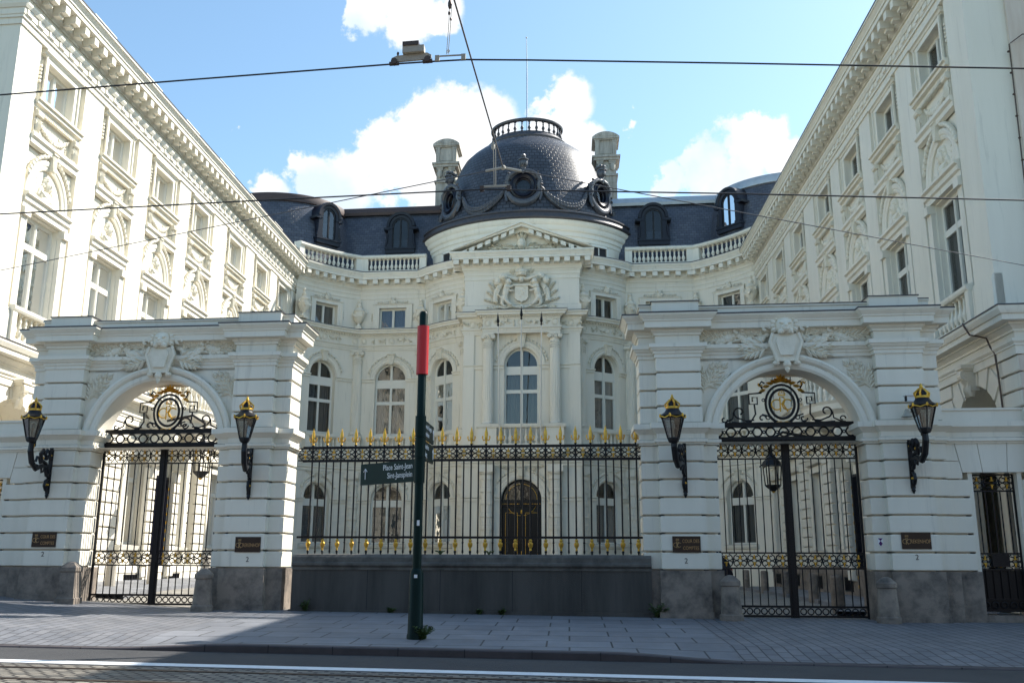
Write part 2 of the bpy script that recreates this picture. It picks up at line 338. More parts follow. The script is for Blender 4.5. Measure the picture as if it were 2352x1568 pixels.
# ---------------------------------------------------------------- shared architectural pieces
def win(parent, fmap, uc, hw, z0, z1, n, arch=0.0, tr=(), mull=1, curt='curtain', cz=None, seg=1, fr=0.11, fold=0.16):
    """a casement: frame with mullion and transoms (tr: (z, half-height)), glass and curtain behind it. arch = radius of the head above z1"""
    f = MB(fmap)
    f.box(uc - hw, uc - hw + fr, n - .05, n + .06, z0, z1, 1); f.box(uc + hw - fr, uc + hw, n - .05, n + .06, z0, z1, 1)
    f.box(uc - hw + fr, uc + hw - fr, n - .05, n + .055, z0, z0 + fr * 1.1, seg)
    if arch:
        f.arch([(arch - fr, n - .05), (arch, n - .05), (arch, n + .06), (arch - fr, n + .06)], uc, z1, seg=16, closed=True)
        top = z1 + arch - fr * .5
    else:
        f.box(uc - hw + fr, uc + hw - fr, n - .05, n + .055, z1 - fr, z1, seg); top = z1 - fr
    if mull: f.box(uc - .07, uc + .07, n - .04, n + .08, z0 + fr * 1.1, top, 1); f.box(uc - .03, uc + .03, n + .08, n + .10, z0 + fr, top)
    for z, h in tr: f.box(uc - hw + fr * .9, uc + hw - fr * .9, n - .045, n + .07, z - h, z + h, seg)
    o = build('window', f, 'frame_paint', parent)
    g = MB(fmap); P = [(uc - hw + .03, n, z0 + .03), (uc + hw - .03, n, z0 + .03), (uc + hw - .03, n, z1), (uc - hw + .03, n, z1)]
    K = max(1, seg)
    g.grid([[(uc - hw + .03 + (2 * hw - .06) * i / K, n, z0 + .03), (uc - hw + .03 + (2 * hw - .06) * i / K, n, z1)] for i in range(K + 1)])
    if arch: g.add([(uc, n, z1)] + [(uc + (arch - .03) * cos(pi * i / 14), n, z1 + (arch - .03) * sin(pi * i / 14)) for i in range(15)], [(0, i + 1, i + 2) for i in range(14)])
    build('pane', g, 'dormer_glass' if curt == 'curtain_sun' else 'pane_glass', o)
    ns = max(14, int(hw * 2 / .045)); ct = cz or z1
    for half in (0, 1):
        c = MB(fmap)
        a, b = (uc - hw + .05, uc - .04) if half == 0 else (uc + .04, uc + hw - .05)
        k = ns // 2
        c.grid([[(a + (b - a) * i / k, n - .22 - .05 * sin(i * 1.9 + half) - .03 * sin(i * .83 + uc), zz) for zz in (z0 + .02, ct)] for i in range(k + 1)])
        build('curtain', c, curt, o)
    r = MB(fmap); zt = z1 + arch + .1
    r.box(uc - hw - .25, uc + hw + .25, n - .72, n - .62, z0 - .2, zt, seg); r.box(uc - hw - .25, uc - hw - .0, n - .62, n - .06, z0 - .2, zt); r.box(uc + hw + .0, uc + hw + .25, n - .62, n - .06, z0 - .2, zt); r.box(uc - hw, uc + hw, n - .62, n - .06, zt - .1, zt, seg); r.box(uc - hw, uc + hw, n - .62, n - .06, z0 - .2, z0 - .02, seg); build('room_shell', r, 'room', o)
    return o
def hole(mb, u0, u1, z0, z1, n, uc, hw, zs, zt, arch=0.0, dep=.3, seg=4, rev=True):
    """a wall sheet with one opening and its reveal"""
    mb.grid([[(u0 + (uc - hw - u0) * i / seg, n, z) for z in (z0, z1)] for i in range(seg + 1)])
    mb.grid([[(uc + hw + (u1 - uc - hw) * i / seg, n, z) for z in (z0, z1)] for i in range(seg + 1)])
    if zs > z0: mb.grid([[(uc - hw + 2 * hw * i / seg, n, z) for z in (z0, zs)] for i in range(seg + 1)])
    k = 18 if arch else seg
    top = []
    for i in range(k + 1):
        if arch: a = pi - pi * i / k; top.append((uc + hw * cos(a), zt + arch * sin(a)))
        else: top.append((uc - hw + 2 * hw * i / k, zt))
    mb.grid([[(u, n, z), (u, n, z1)] for u, z in top])
    if rev:
        line = [(uc - hw, zs)] + top + [(uc + hw, zs)]
        mb.grid([[(u, n, z), (u, n - dep, z)] for u, z in line + [line[0]]])
BAL = [(.03, 0), (.10, 0), (.10, .05), (.055, .09), (.05, .13), (.095, .24), (.115, .34), (.09, .44), (.05, .56), (.042, .66), (.06, .70), (.06, .74), (.045, .80), (.05, .92), (.10, .95), (.10, 1.0), (.03, 1.0)]
def balusters(mb, u0, u1, n, z0, z1, k, seg=10, rs=1.0):
    h = z1 - z0
    for i in range(k):
        u = u0 + (u1 - u0) * (i + .5) / k
        mb.lathe([(r * rs, z * h) for r, z in BAL], u, n, z0, seg)
def swag(mb, a, b, drop, n, r, k=14, lump=True, thick=1.5):
    pts = [(a[0] + (b[0] - a[0]) * t, n + r * .3, a[1] + (b[1] - a[1]) * t - drop * (1 - (2 * t - 1) ** 2)) for t in [i / k for i in range(k + 1)]]
    if lump:
        for i, p in enumerate(pts):
            q = r * (0.75 + (thick - .75) * (1 - abs(2 * i / k - 1)))
            mb.blob((p[0] + random.uniform(-1, 1) * r * .2, p[1], p[2] + random.uniform(-1, 1) * r * .25), (q * 1.15, q * .9, q), random.uniform(-1, 1), 7, 4)
            if i % 2: mb.leaf((p[0], p[2]), random.uniform(0, 6.28), q * 2.0, q * .6, n + r * .2, r * .5)
    else: mb.tube(pts, lambda t: r * (.7 + .8 * sin(pi * t)), 7)
def sprig(mb, a, ang, L, n, s=1.0, k=6):
    for i in range(k):
        t = (i + .6) / k; p = (a[0] + cos(ang) * L * t, a[1] + sin(ang) * L * t)
        for e in (-1, 1): mb.leaf(p, ang + e * (.75 - .3 * t), .19 * s * (1.15 - .5 * t), .035 * s, n, .03 * s)
    mb.leaf((a[0] + cos(ang) * L * .9, a[1] + sin(ang) * L * .9), ang, .2 * s, .035 * s, n, .03 * s)
    mb.tube([(a[0], n + .01, a[1]), (a[0] + cos(ang) * L, n + .01, a[1] + sin(ang) * L)], .014 * s, 5)
def frieze(mb, u0, u1, z, n, h):
    """running leaf scrolls either side of a rosette"""
    uc = (u0 + u1) / 2; mb.blob((uc, n, z), (h * .42, h * .2, h * .42), 0, 10, 5); mb.ring((uc, z), h * .5, n + .01, h * .09, 12)
    for s in (-1, 1):
        L = (u1 - u0) / 2 - h * .5; k = max(2, int(L / (h * .8)))
        for i in range(k):
            c = (uc + s * (h * .7 + L * (i + .4) / k), z + (h * .1 if i % 2 else -h * .1)); rr = h * .36 * (1 - .35 * i / k)
            mb.scroll(c, rr, rr * .3, (0 if i % 2 else pi), (0 if i % 2 else pi) + s * 4.6, n + .01, h * .07, 10)
            for q in range(4): mb.leaf(c, random.uniform(0, 6.28), rr * 1.5, rr * .3, n, h * .14)
            mb.blob((c[0], n, c[1]), (rr * .32, h * .12, rr * .32), 0, 6, 4)
def keystone(mb, uc, z0, z1, n0, n1, w0, w1):
    mb.add([(uc - w0, n0, z0), (uc + w0, n0, z0), (uc + w1, n0, z1), (uc - w1, n0, z1), (uc - w0, n1 * .8, z0), (uc + w0, n1 * .8, z0), (uc + w1, n1, z1), (uc - w1, n1, z1)], [(0, 1, 2, 3), (4, 5, 6, 7), (0, 1, 5, 4), (1, 2, 6, 5), (2, 3, 7, 6), (3, 0, 4, 7)])
    for e in (-1, 0, 1): mb.tube([(uc + e * w0 * .62, n1 * .82, z0 + .03), (uc + e * w1 * .62, n1 + .01, z1 - .04)], w0 * .17, 5)
    mb.tube([(uc - w1, n1 + .02, z1 - .03), (uc + w1, n1 + .02, z1 - .03)], w1 * .22, 6)
    mb.blob((uc, n1, z0 + .02), (w0 * .8, .06, .07), 0, 8, 4)
def leafring(mb, uc, cz, r, n, a0, a1, k, s):
    for i in range(k):
        a = a0 + (a1 - a0) * (i + .5) / k
        d = 1 if a < pi / 2 else -1
        mb.blob((uc + r * cos(a), n + s * .15, cz + r * sin(a)), (s * 1.25, s * 1.0, s * .7), a + d * (pi / 2 - .35), 7, 4)
# ---------------------------------------------------------------- the two courtyard wings
CORN = [(-.3, 17.3), (.05, 17.3), (.05, 17.5), (.1, 17.5), (.1, 17.58), (.13, 17.6), (.13, 17.8), (.17, 17.8), (.23, 17.9), (.23, 17.96), (.1, 17.96), (.1, 18.2), (.15, 18.2), (.15, 18.26), (.26, 18.32), (.26, 18.58), (.74, 18.6), (.74, 18.76), (.78, 18.76), (.78, 18.82), (.88, 18.95), (.91, 18.95), (.91, 19.04), (.1, 19.12), (-.6, 19.14)]
MIDC = [(-.6, 6.55), (.04, 6.55), (.04, 6.76), (.07, 6.76), (.07, 6.8), (.12, 6.86), (.12, 6.93), (.02, 6.93), (.02, 7.1), (.06, 7.1), (.06, 7.16), (.16, 7.26), (.2, 7.26), (.2, 7.31), (.4, 7.33), (.4, 7.48), (.44, 7.48), (.5, 7.6), (.5, 7.68), (.05, 7.74), (-.6, 7.75)]
BAY0 = [28.95, 33.7, 38.3, 42.9, 48.1, 52.8, 57.4]
REC = 3.25; YBACK = 61.3
def wing(side):
    off = .62 if side > 0 else 0.0; BAYU = [b + off for b in BAY0]; YEND = 27.6 + off; YG = 27.4
    xf = 13.43
    fm = (lambda u, n, z: (-xf + n, u, z - .01 * max(0, z - 4))) if side < 0 else (lambda u, n, z: (xf - n, u, z - .01 * max(0, z - 4)))
    xo = -xf - 7 if side < 0 else xf + 12
    t = thing('palace_wing', (side * (xf + 5), 45, .4), 'long cream palace wing lit by full sun under a bracketed cornice' if side < 0 else 'long cream palace wing in shade with a drainpipe on its stained end wall', 'building', 'wings flanking the courtyard')
    nb = -7 if side < 0 else -12
    # body: pilaster strips, attic strip, ground storey, ends
    w = MB(fm)
    edges = [YEND] + sum([[b, b + REC] for b in BAYU], []) + [YBACK]
    for a, b in zip(edges[::2], edges[1::2][:-1] + [63.5]):
        w.box(a, b, -1.2, 0, 7.74, 17.32)
        w.box(a - (0 if a == YEND else .06), b + .06, -.2, .07, 7.74, 8.7); w.box(a - (0 if a == YEND else .04), b + .04, -.2, .04, 8.7, 8.8)
    w.box(YEND, YBACK, nb, -1.25, 7.0, 19.0); w.box(YG + .05, YBACK, nb, -1.25, .2, 7.2)
    w.box(YEND, YBACK + 1, nb, -.9, 17.33, 18.9)
    build('wall', w, 'stucco', t)
    c = MB(fm)
    ends = [(YBACK + .1, 0), (YEND, 0), (YEND, -5)] if side < 0 else [(YBACK + .1, 0), (YEND, 0), (YEND, -12)]
    c.path(CORN, ends[::-1])
    md = c; u = YEND - .2
    while u < YBACK - .6: md.box(u, u + .3, .28, .7, 18.32, 18.6); md.box(u + .02, u + .28, .28, .5, 18.22, 18.32); u += .72
    u = YEND + .2
    dn = c; u = YEND
    while u < YBACK: dn.box(u, u + .36, .05, .165, 17.62, 17.78); u += .72
    build('cornice', c, 'stucco', t)
    c = MB(fm); c.path([(.86, 19.03), (.925, 19.02), (.925, 19.07), (.1, 19.15)], ends[::-1]); build('gutter_edge', c, 'lead_dark', t)
    c = MB(fm); c.path([(.46, 7.67), (.515, 7.665), (.515, 7.70), (.05, 7.77)], [(YG, -5 if side < 0 else -12), (YG, 0), (YBACK - .2, 0)]); build('lead_flashing', c, 'lead_dark', t)
    p = MB(fm); p.box(YEND, YBACK, -.6, -.15, 19.1, 19.75); p.box(YEND - .05, YBACK, -.65, -.08, 19.75, 19.85)
    for a, b in zip(edges[::2], edges[1::2]):
        p.box(a - .1, b + .1, -.55, .02, 19.1, 19.9); p.box(a - .18, b + .18, -.6, .1, 19.9, 20.02)
    build('parapet', p, 'stucco', t)
    mc = MB(fm); mc.path(MIDC, [(YG, -5 if side < 0 else -12), (YG, 0), (YBACK - .2, 0)]); build('string_course', mc, 'stucco', t)
    # ---- one bay, then copied down the courtyard
    fw_ = fm; fm = lambda u, n, z: fw_(u, n * .85 + .16, z)
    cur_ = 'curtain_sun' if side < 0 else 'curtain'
    b0 = BAYU[0]; uc = b0 + REC / 2
    bw = MB(fm)
    hole(bw, b0, b0 + REC, 7.74, 14.05, -.37, uc, 1.1, 8.9, 11.95, dep=.55)
    hole(bw, b0, b0 + REC, 14.05, 17.35, -.37, uc, .95, 15.52, 16.98, dep=.55)
    bw.box(b0, b0 + REC, -1.9, -1.8, 7.8, 17.3)
    parts = [build('bay_wall', bw, 'stucco', t)]
    # lunette with archivolt, leaf band and keystone over a small entablature
    a = MB(fm); cz = 12.5
    a.arch([(1.1, -.45), (1.1, -.3), (1.18, -.26), (1.22, -.28), (1.26, -.24), (1.36, -.22), (1.42, -.26), (1.45, -.37)], uc, cz, seg=22)
    a.sweep([(-.4, 12.0), (-.2, 12.0), (-.2, 12.16), (-.12, 12.2), (-.12, 12.34), (-.02, 12.38), (-.02, 12.46), (-.4, 12.52)], b0 + .1, b0 + REC - .1)
    for e in (-1, 1):
        a.box(uc + e * 1.32 - .18, uc + e * 1.32 + .18, -.4, -.2, 7.9, 12.0); a.box(uc + e * 1.32 - .2, uc + e * 1.32 + .2, -.4, -.08, 11.72, 11.98)
    a.sweep([(-.3, 14.0), (-.15, 14.05), (-.15, 14.2), (-.06, 14.25), (-.06, 14.36), (-.3, 14.38)], b0 + .02, b0 + REC - .02)
    parts.append(build('archivolt', a, 'stucco', t))
    k = MB(fm)
    leafring(k, uc, cz, 1.53, -.26, .35, pi / 2 - .2, 8, .11); leafring(k, uc, cz, 1.53, -.26, pi / 2 + .2, pi - .35, 8, .11)
    keystone(k, uc, 13.6, 14.2, -.36, -.12, .09, .16)
    parts.append(build('keystone', k, 'ornament', t))
    bu = MB(fm); bu.arch([(0, -.45), (1.12, -.45)], uc, cz, seg=18, caps=False)
    bu.box(uc - 1.05, uc + 1.05, -.36, -.34, 12.48, 12.5)
    bu.blob((uc, -.34, 13.14), (.19, .2, .25), 0, 10, 7); bu.blob((uc + .02, -.17, 13.12), (.05, .07, .07)); bu.blob((uc - .02, -.36, 13.3), (.23, .2, .15), 0, 9, 5); bu.lathe([(.11, 0), (.09, .2)], uc, -.36, 12.8, 10)
    bu.blob((uc, -.38, 12.74), (.46, .2, .2), 0, 10, 6); bu.blob((uc - .12, -.34, 12.62), (.32, .2, .16), .5); bu.blob((uc + .2, -.34, 12.6), (.3, .18, .14), -.6); bu.tube([(uc - .4, -.3, 12.85), (uc - .1, -.2, 12.66), (uc + .3, -.22, 12.55)], .06, 7); bu.tube([(uc + .42, -.3, 12.8), (uc + .15, -.2, 12.62), (uc - .25, -.22, 12.55)], .05, 7)
    for e in (-1, 1):
        sprig(bu, (uc + e * .42, 12.56), pi / 2 + e * -.32, .85, -.43, 1.3, 5); sprig(bu, (uc + e * .55, 12.55), pi / 2 - e * 1.0, .42, -.43, 1.2, 4)
        bu.blob((uc + e * .38, -.38, 12.88), (.09, .12, .22), e * .5)
        for q in range(3): bu.blob((uc + e * (.19 + .05 * q), -.36, 13.22 - .15 * q), (.08, .12, .1), 0, 7, 5)
    parts.append(build('bust_relief', bu, 'ornament', t))
    # apron below the upper window
    ap = MB(fm)
    ap.sweep([(-.4, 15.2), (-.2, 15.22), (-.2, 15.3), (-.08, 15.34), (-.08, 15.44), (.0, 15.46), (.0, 15.53), (-.4, 15.56)], b0 + .04, b0 + REC - .04)
    for q in range(22): ap.box(b0 + .42 + q * .11, b0 + .42 + q * .11 + .06, -.3, -.17, 15.12, 15.2)
    for e in (-1, 1):
        x = uc + e * 1.3
        ap.box(x - .17, x + .17, -.4, -.2, 14.4, 15.2); ap.tube([(x - .19, -.16, 15.05), (x + .19, -.16, 15.05)], .11, 8); ap.tube([(x - .16, -.2, 14.75), (x + .16, -.2, 14.75)], .08, 8)
        for q in (-1, 0, 1): ap.leaf((x + q * .09, 14.95), -pi / 2, .5, .06, -.19, .05)
    swag(ap, (uc - 1.05, 15.02), (uc + 1.05, 15.02), .38, -.36, .085, 16)
    for e in (-1, 1): sprig(ap, (uc + e * .95, 14.98), -pi / 2, .4, -.36, .8, 4)
    parts.append(build('apron_relief', ap, 'ornament', t))
    # upper window surround
    s = MB(fm); hw, z0, z1 = .8, 15.54, 16.98
    for a_, b_, q0, q1 in ((-1.22, -.95, z0, z1 + .1), (.95, 1.22, z0, z1 + .1)):
        s.box(uc + a_, uc + b_, -.38, -.24, q0, q1); s.box(uc + a_ + (.0 if a_ < 0 else .2), uc + b_ - (.2 if a_ < 0 else .0), -.3, -.17, q0, q1)
    s.box(uc - 1.22, uc + 1.22, -.38, -.235, z1 + .0, z1 + .2)
    s.sweep([(-.38, z1 + .14), (-.2, z1 + .16), (-.17, z1 + .22), (-.1, z1 + .24), (-.1, z1 + .3), (-.38, z1 + .33)], uc - 1.36, uc + 1.36)
    for e in (-1, 1):
        for q in range(5): s.blob((uc + e * 1.32, -.33, 16.72 - q * .13), (.07, .08, .06), 0, 6, 4)
    parts.append(build('window_surround', s, 'stucco', t))
    parts.append(win(t, fm, uc, .95, 15.54, 16.98, -.62, tr=(), curt=cur_))
    w1 = win(t, fm, uc, 1.1, 8.92, 11.95, -.62, tr=((11.0, .1),), cz=11.9, curt=cur_); parts.append(w1)
    bl = MB(fm); bl.sweep([(-.36, 8.72), (.02, 8.72), (.06, 8.78), (.06, 8.86), (.0, 8.9), (-.4, 8.93)], b0 + .06, b0 + REC - .06); bl.box(b0 + .06, b0 + REC - .06, -.36, .02, 7.72, 7.92)
    balusters(bl, b0 + .3, b0 + REC - .3, -.17, 7.92, 8.72, 8)
    for e in (0, 1): bl.box(b0 + .07 + e * (REC - .4), b0 + .33 + e * (REC - .4), -.36, .0, 7.92, 8.72)
    parts.append(build('balustrade', bl, 'stucco', t))
    for b in BAYU[1:]:
        for o in parts: dup(o, 0, b - b0, 0)
    fm = fw_
    # ---- ground storey
    gw = MB(fm); H = [1.55 + i * .42 for i in range(13)]
    def courses(mb, u0, u1, zb=1.5, zt=6.55, n=0.0, dep=-.5):
        k = int(round((zt - zb) / .42)); h = (zt - zb) / k
        mb.box(u0 + .02, u1 - .02, dep, n - .11, zb, zt)
        for i in range(k): mb.sweep([(n - .12, zb + i * h + .025), (n - .02, zb + i * h + .025), (n, zb + i * h + .045), (n, zb + i * h + h - .045), (n - .02, zb + i * h + h - .025), (n - .12, zb + i * h + h - .025)], u0, u1)
    uc0 = 30.4 if side > 0 else 30.0
    courses(gw, YG, uc0 - 1.75); courses(gw, uc0 + 1.75, BAYU[1] - 1.42)
    for i in range(1):                                    # first bay: carriage-width arch
        zsp = 4.55; R = 1.66
        courses(gw, uc0 - 1.75, uc0 - R, 1.5, zsp); courses(gw, uc0 + R, uc0 + 1.75, 1.5, zsp)
        hole(gw, uc0 - 1.75, uc0 + 1.75, zsp, 6.56, -.05, uc0, R, zsp, zsp, arch=R, dep=.9)
        for q in range(9):                                # voussoirs
            a0, a1 = pi * q / 9 + .03, pi * (q + 1) / 9 - .03
            def edge(a):
                r = min(2.0 / max(.001, sin(a)), 1.73 / max(.001, abs(cos(a))), 2.3); return r
            pts = [(uc0 + R * cos(a), zsp + R * sin(a)) for a in (a0, (a0 + a1) / 2, a1)] + [(uc0 + edge(a) * cos(a), zsp + edge(a) * sin(a)) for a in (a1, a0)]
            gw.prism(pts, -.06, 0)
        gw.grid([[(uc0 - R, -.9 - j * .0, 1.0), (uc0 - R, -.9, zsp)] for j in range(2)])
    for b in BAYU[1:]:
        c0 = b + REC / 2
        courses(gw, b - 1.42, b - .02); courses(gw, b - .02, b + .35, 1.5, 6.55, -.12); courses(gw, b + REC - .35, b + REC + .02, 1.5, 6.55, -.12)
        hole(gw, b + .35, b + REC - .35, 1.2, 6.56, -.16, c0, .95, 2.2, 5.5, dep=.4)
        gw.box(c0 - 1.25, c0 - .95, -.2, -.06, 2.2, 5.7); gw.box(c0 + .95, c0 + 1.25, -.2, -.06, 2.2, 5.7); gw.box(c0 - 1.25, c0 + 1.25, -.2, -.055, 5.5, 5.75)
        gw.sweep([(-.2, 5.8), (.08, 5.86), (.14, 6.0), (-.2, 6.05)], c0 - 1.35, c0 + 1.35); gw.sweep([(-.2, 1.95), (.06, 2.0), (.12, 2.16), (-.2, 2.2)], c0 - 1.3, c0 + 1.3)
        for e in (-1, 1): gw.scroll((c0 + e * 1.0, 1.75), .18, .06, 0, 5, .0, .06, 10); gw.box(c0 + e * 1.0 - .14, c0 + e * 1.0 + .14, -.2, .05, 1.5, 1.95)
    courses(gw, BAYU[-1] + REC, YBACK - .1)
    build('rusticated_storey', gw, 'stucco', t)
    bs = MB(fm); bs.box(YG - .04, uc0 - 1.65, -.6, .06, .2, 1.5); bs.box(uc0 + 1.7, YBACK - .1, -.6, .07, .2, 1.2); bs.sweep([(-.3, 1.2), (.1, 1.2), (.1, 1.4), (.02, 1.48), (-.3, 1.5)], uc0 + 1.7, YBACK - .1)
    build('plinth', bs, 'bluestone' if side > 0 else 'stucco', t)
    for b in BAYU[1:]:
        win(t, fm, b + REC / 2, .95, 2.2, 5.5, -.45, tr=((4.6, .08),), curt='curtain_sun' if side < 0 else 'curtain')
        gr = MB(fm)
        for q in range(9): gr.box(b + REC / 2 - .6 + q * .15 - .012, b + REC / 2 - .6 + q * .15 + .012, .075, .095, .62, 1.12)
        gr.box(b + REC / 2 - .65, b + REC / 2 + .65, .07, .1, .6, .64); gr.box(b + REC / 2 - .65, b + REC / 2 + .65, .07, .1, 1.1, 1.14); gr.box(b + REC / 2 - .65, b + REC / 2 + .65, .068, .073, .62, 1.12)
        build('basement_grille', gr, 'iron', t)
    dr = MB(fm); dr.box(uc0 - 1.7, uc0 + 1.7, -1.2, -1.1, .4, 6.4); build('passage_door', dr, 'navy_paint', t)
    dm = MB(fm); dm.arch([(1.1, -.9), (1.66, -.9), (1.66, -1.02), (1.1, -1.02)], uc0, 4.55, seg=16, closed=True); dm.box(uc0 - 1.66, uc0 - 1.1, -1.02, -.9, .4, 4.55); dm.box(uc0 + 1.1, uc0 + 1.66, -1.02, -.9, .4, 4.55); build('arch_lining', dm, 'stucco', t)
    vo = MB(fm)
    vo.tube([(uc0 - .15, .2, 6.52), (uc0 + .15, .2, 6.52)], .17, 14); vo.tube([(uc0 - .17, .2, 6.52), (uc0 + .17, .2, 6.52)], .07, 8); vo.scroll((uc0, 6.52), .01, .01, 0, 1, .2, .005)
    vo.prism([(uc0 - .12, 6.1), (uc0 + .12, 6.1), (uc0 + .15, 6.6), (uc0 - .15, 6.6)], -.1, .2); vo.box(uc0 - .24, uc0 + .24, -.1, .36, 6.68, 6.78); vo.box(uc0 - .2, uc0 + .2, -.1, .3, 6.62, 6.68)
    vo.tube([(uc0, .22, 6.42), (uc0, .12, 6.25), (uc0, .05, 6.08), (uc0, .08, 5.95)], lambda q: .13 * (1 - .45 * q), 10)
    for e in (-1, 0, 1): vo.leaf((uc0 + e * .06, 6.35), -pi / 2 + e * .2, .42, .06, .12, .06)
    build('volute_keystone', vo, 'ornament', t)
    # porch with rounded balcony, half way down the courtyard
    pc = BAYU[3] - .7
    po = MB(fm)
    prof = lambda R_, z: [(pc + 2.1 * cos(a) * R_ / 2.1 , .1 + R_ * .75 * sin(a), z) for a in [pi * i / 16 for i in range(17)]]
    for (ra, za), (rb_, zb_) in zip([(0.2, 6.6), (1.75, 6.6), (1.9, 6.75), (1.95, 6.95), (2.25, 7.1), (2.3, 7.3), (2.4, 7.4)], [(1.75, 6.6), (1.9, 6.75), (1.95, 6.95), (2.25, 7.1), (2.3, 7.3), (2.4, 7.4), (0.1, 7.42)]):
        po.grid([prof(ra, za), prof(rb_, zb_)])
    po.grid([prof(2.2, 8.45), prof(2.3, 8.5), prof(2.3, 8.62), prof(2.05, 8.65), prof(2.0, 8.45), prof(2.2, 8.45)])
    for i in range(21):
        a = pi * (i + .5) / 21
        po.lathe([(r * .9, z * 1.03) for r, z in BAL], pc + 2.12 * cos(a), .1 + 2.12 * .75 * sin(a), 7.42, 8)
    for e in (-1, 1):
        x = pc + e * 1.35
        po.tube([(x - .2, .75, 6.3), (x + .2, .75, 6.3)], .3, 12); po.tube([(x - .22, .75, 6.3), (x + .22, .75, 6.3)], .1, 8)
        po.prism([(x - .19, 5.2), (x + .19, 5.2), (x + .19, 6.6), (x - .19, 6.6)], 0, .7); po.tube([(x, .8, 6.1), (x, .4, 5.5), (x, .12, 5.0)], lambda q: .2 * (1 - .5 * q), 8)
        courses(po, x - .32, x + .32, 1.0, 5.1, .25, 0)
    build('porch_balcony', po, 'stucco', t)
    pd = MB(fm); pd.box(pc - .95, pc + .95, .0, .03, .5, 4.9); 
    for i in range(12): pd.box(pc - .9 + i * .16, pc - .88 + i * .16, .03, .06, .5, 4.8)
    build('porch_door', pd, 'navy_paint', t)
    pg = MB(fm)
    for e in (-1, 1):
        for q in range(12): pg.blob((pc + e * .9, .06, .8 + q * .33), (.03, .03, .08), 0, 6, 4)
    build('door_gilding', pg, 'gold', t)
    # street end
    e = MB(fm)
    if side > 0:
        e.box(YEND + .02, YEND + .6, -12, -.02, 7.74, 17.3)
        e.box(YEND - .12, YEND + .1, -12, -1.05, 7.74, 17.3); e.box(YEND - .3, YEND - .1, -12, -2.05, 7.74, 17.3)
        for i in range(12): e.box(YG - .02, YG + .4, -12, -.02, 1.52 + i * .42, 1.52 + i * .42 + .38)
        build('end_wall', e, 'stucco_stained', t)
        dp = MB(fm); y = YEND - .2
        dp.tube([(YEND - .35, -2.3, 15.2), (YEND - .3, -1.3, 15.3), (YEND - .16, -1.0, 15.1), (YEND - .16, -.92, 9.6), (YEND - .2, -.85, 9.2), (YEND - .16, -.8, 8.4)], .018, 6)
        for z in range(10): dp.blob((YEND - .16, -.96, 9.3 + z * .62), (.05, .04, .03), 0, 6, 4)
        dp.tube([(YG + 1.9, .50, 7.72), (YG + 1.75, .53, 7.62), (YG + 1.6, .46, 7.35), (YG + 1.45, .3, 7.28), (YG + 1.3, .18, 7.2), (YG + 1.22, .14, 6.95), (YG + 1.18, .07, 6.8), (YG + 1.16, .05, 6.3), (YG + 1.14, .04, 5.2)], .024, 6)
        build('drainpipe', dp, 'rail_steel', t)
        br = MB(fm); br.box(YEND - .5, YEND - .25, -2.35, -2.2, 15.7, 16.2); br.tube([(YEND - .4, -2.25, 15.75), (YEND - .9, -2.4, 16.6)], .03, 6); br.box(YEND - .55, YEND - .28, -2.5, -2.1, 15.62, 15.7)
        fb = build('flag_bracket', br, 'device', t)
        fl = MB(fm); fl.grid([[(YEND - .85 - .35 * i - .05 * j, -2.35 - .12 * j, 16.55 + .6 * i - .5 * j) for j in range(5)] for i in range(3)]); build('flag', fl, 'banner_purple', fb)
    else:
        e.box(YEND + .02, YEND + .6, -7, -.02, 7.74, 17.3)
        build('end_wall', e, 'stucco', t)
        # round emblem on the nearest pane
        em = MB(fm); em.ring((uc - .45, 11.48), .22, -.49, .024, 20); em.prism([(uc - .47, 11.32), (uc - .40, 11.48), (uc - .45, 11.48), (uc - .43, 11.6), (uc - .5, 11.42), (uc - .45, 11.42)], -.50, -.48)
        build('pane_emblem', em, 'white_paint', w1)
    return t
WL = wing(-1); WR = wing(1)
# ---------------------------------------------------------------- main palace at the end of the courtyard
XC = .15; DY = 68.9; RD = 7.3
palace = thing('palace', (XC, 64, .4), 'cream domed palace closing the courtyard, with a pedimented centre, slate dome and royal arms', 'building')
ax = XC - 6.15
def arcmap(A, B, sag):                                   # circular bay from plan point A to B, bulging away (sag<0) or towards the court (sag>0)
    A, B = Vector(A), Vector(B); ch = (B - A).length; R = (ch * ch / 4 + sag * sag) / (2 * abs(sag)); d = (B - A) / ch; q = Vector((d.y, -d.x))   # q: towards court
    mid = (A + B) / 2; s = 1 if sag > 0 else -1
    cen = mid - q * s * (R - abs(sag)); half = math.asin(ch / 2 / R); Lh = R * half
    def f(u, n, z):
        a = (u - Lh) / R
        if s > 0: p = cen + (q * cos(a) + d * sin(a)) * (R + n)
        else: p = cen + (-q * cos(a) + d * sin(a)) * (R - n)
        return (p.x, p.y, z)
    return f, 2 * Lh
a1_, a2_ = math.asin(6.15 / RD), math.asin(3.26 / RD)
P1 = (XC - 13.4, 61.1); P2 = (XC - 10.25, 64.9); P3 = (ax, 64.9)
mc_, wc_ = arcmap(P1, P2, -.27)
def mflat(u, n, z): return (P2[0] + u, 64.9 - n, z)
wfl = P3[0] - P2[0]
def mconv(u, n, z):
    a = a1_ - u / RD; return (XC - (RD + n) * sin(a), DY - (RD + n) * cos(a), z)
wv = (a1_ - a2_) * RD
def mir(f): return lambda u, n, z: (2 * XC - f(u, n, z)[0], f(u, n, z)[1], z)
bays = []
for f, w, sg, kd in ((mc_, wc_, 8, 'conc'), (mflat, wfl, 2, 'flat'), (mconv, wv, 8, 'conv')):
    bays += [(f, w, sg, kd, -1), (mir(f), w, sg, kd, 1)]
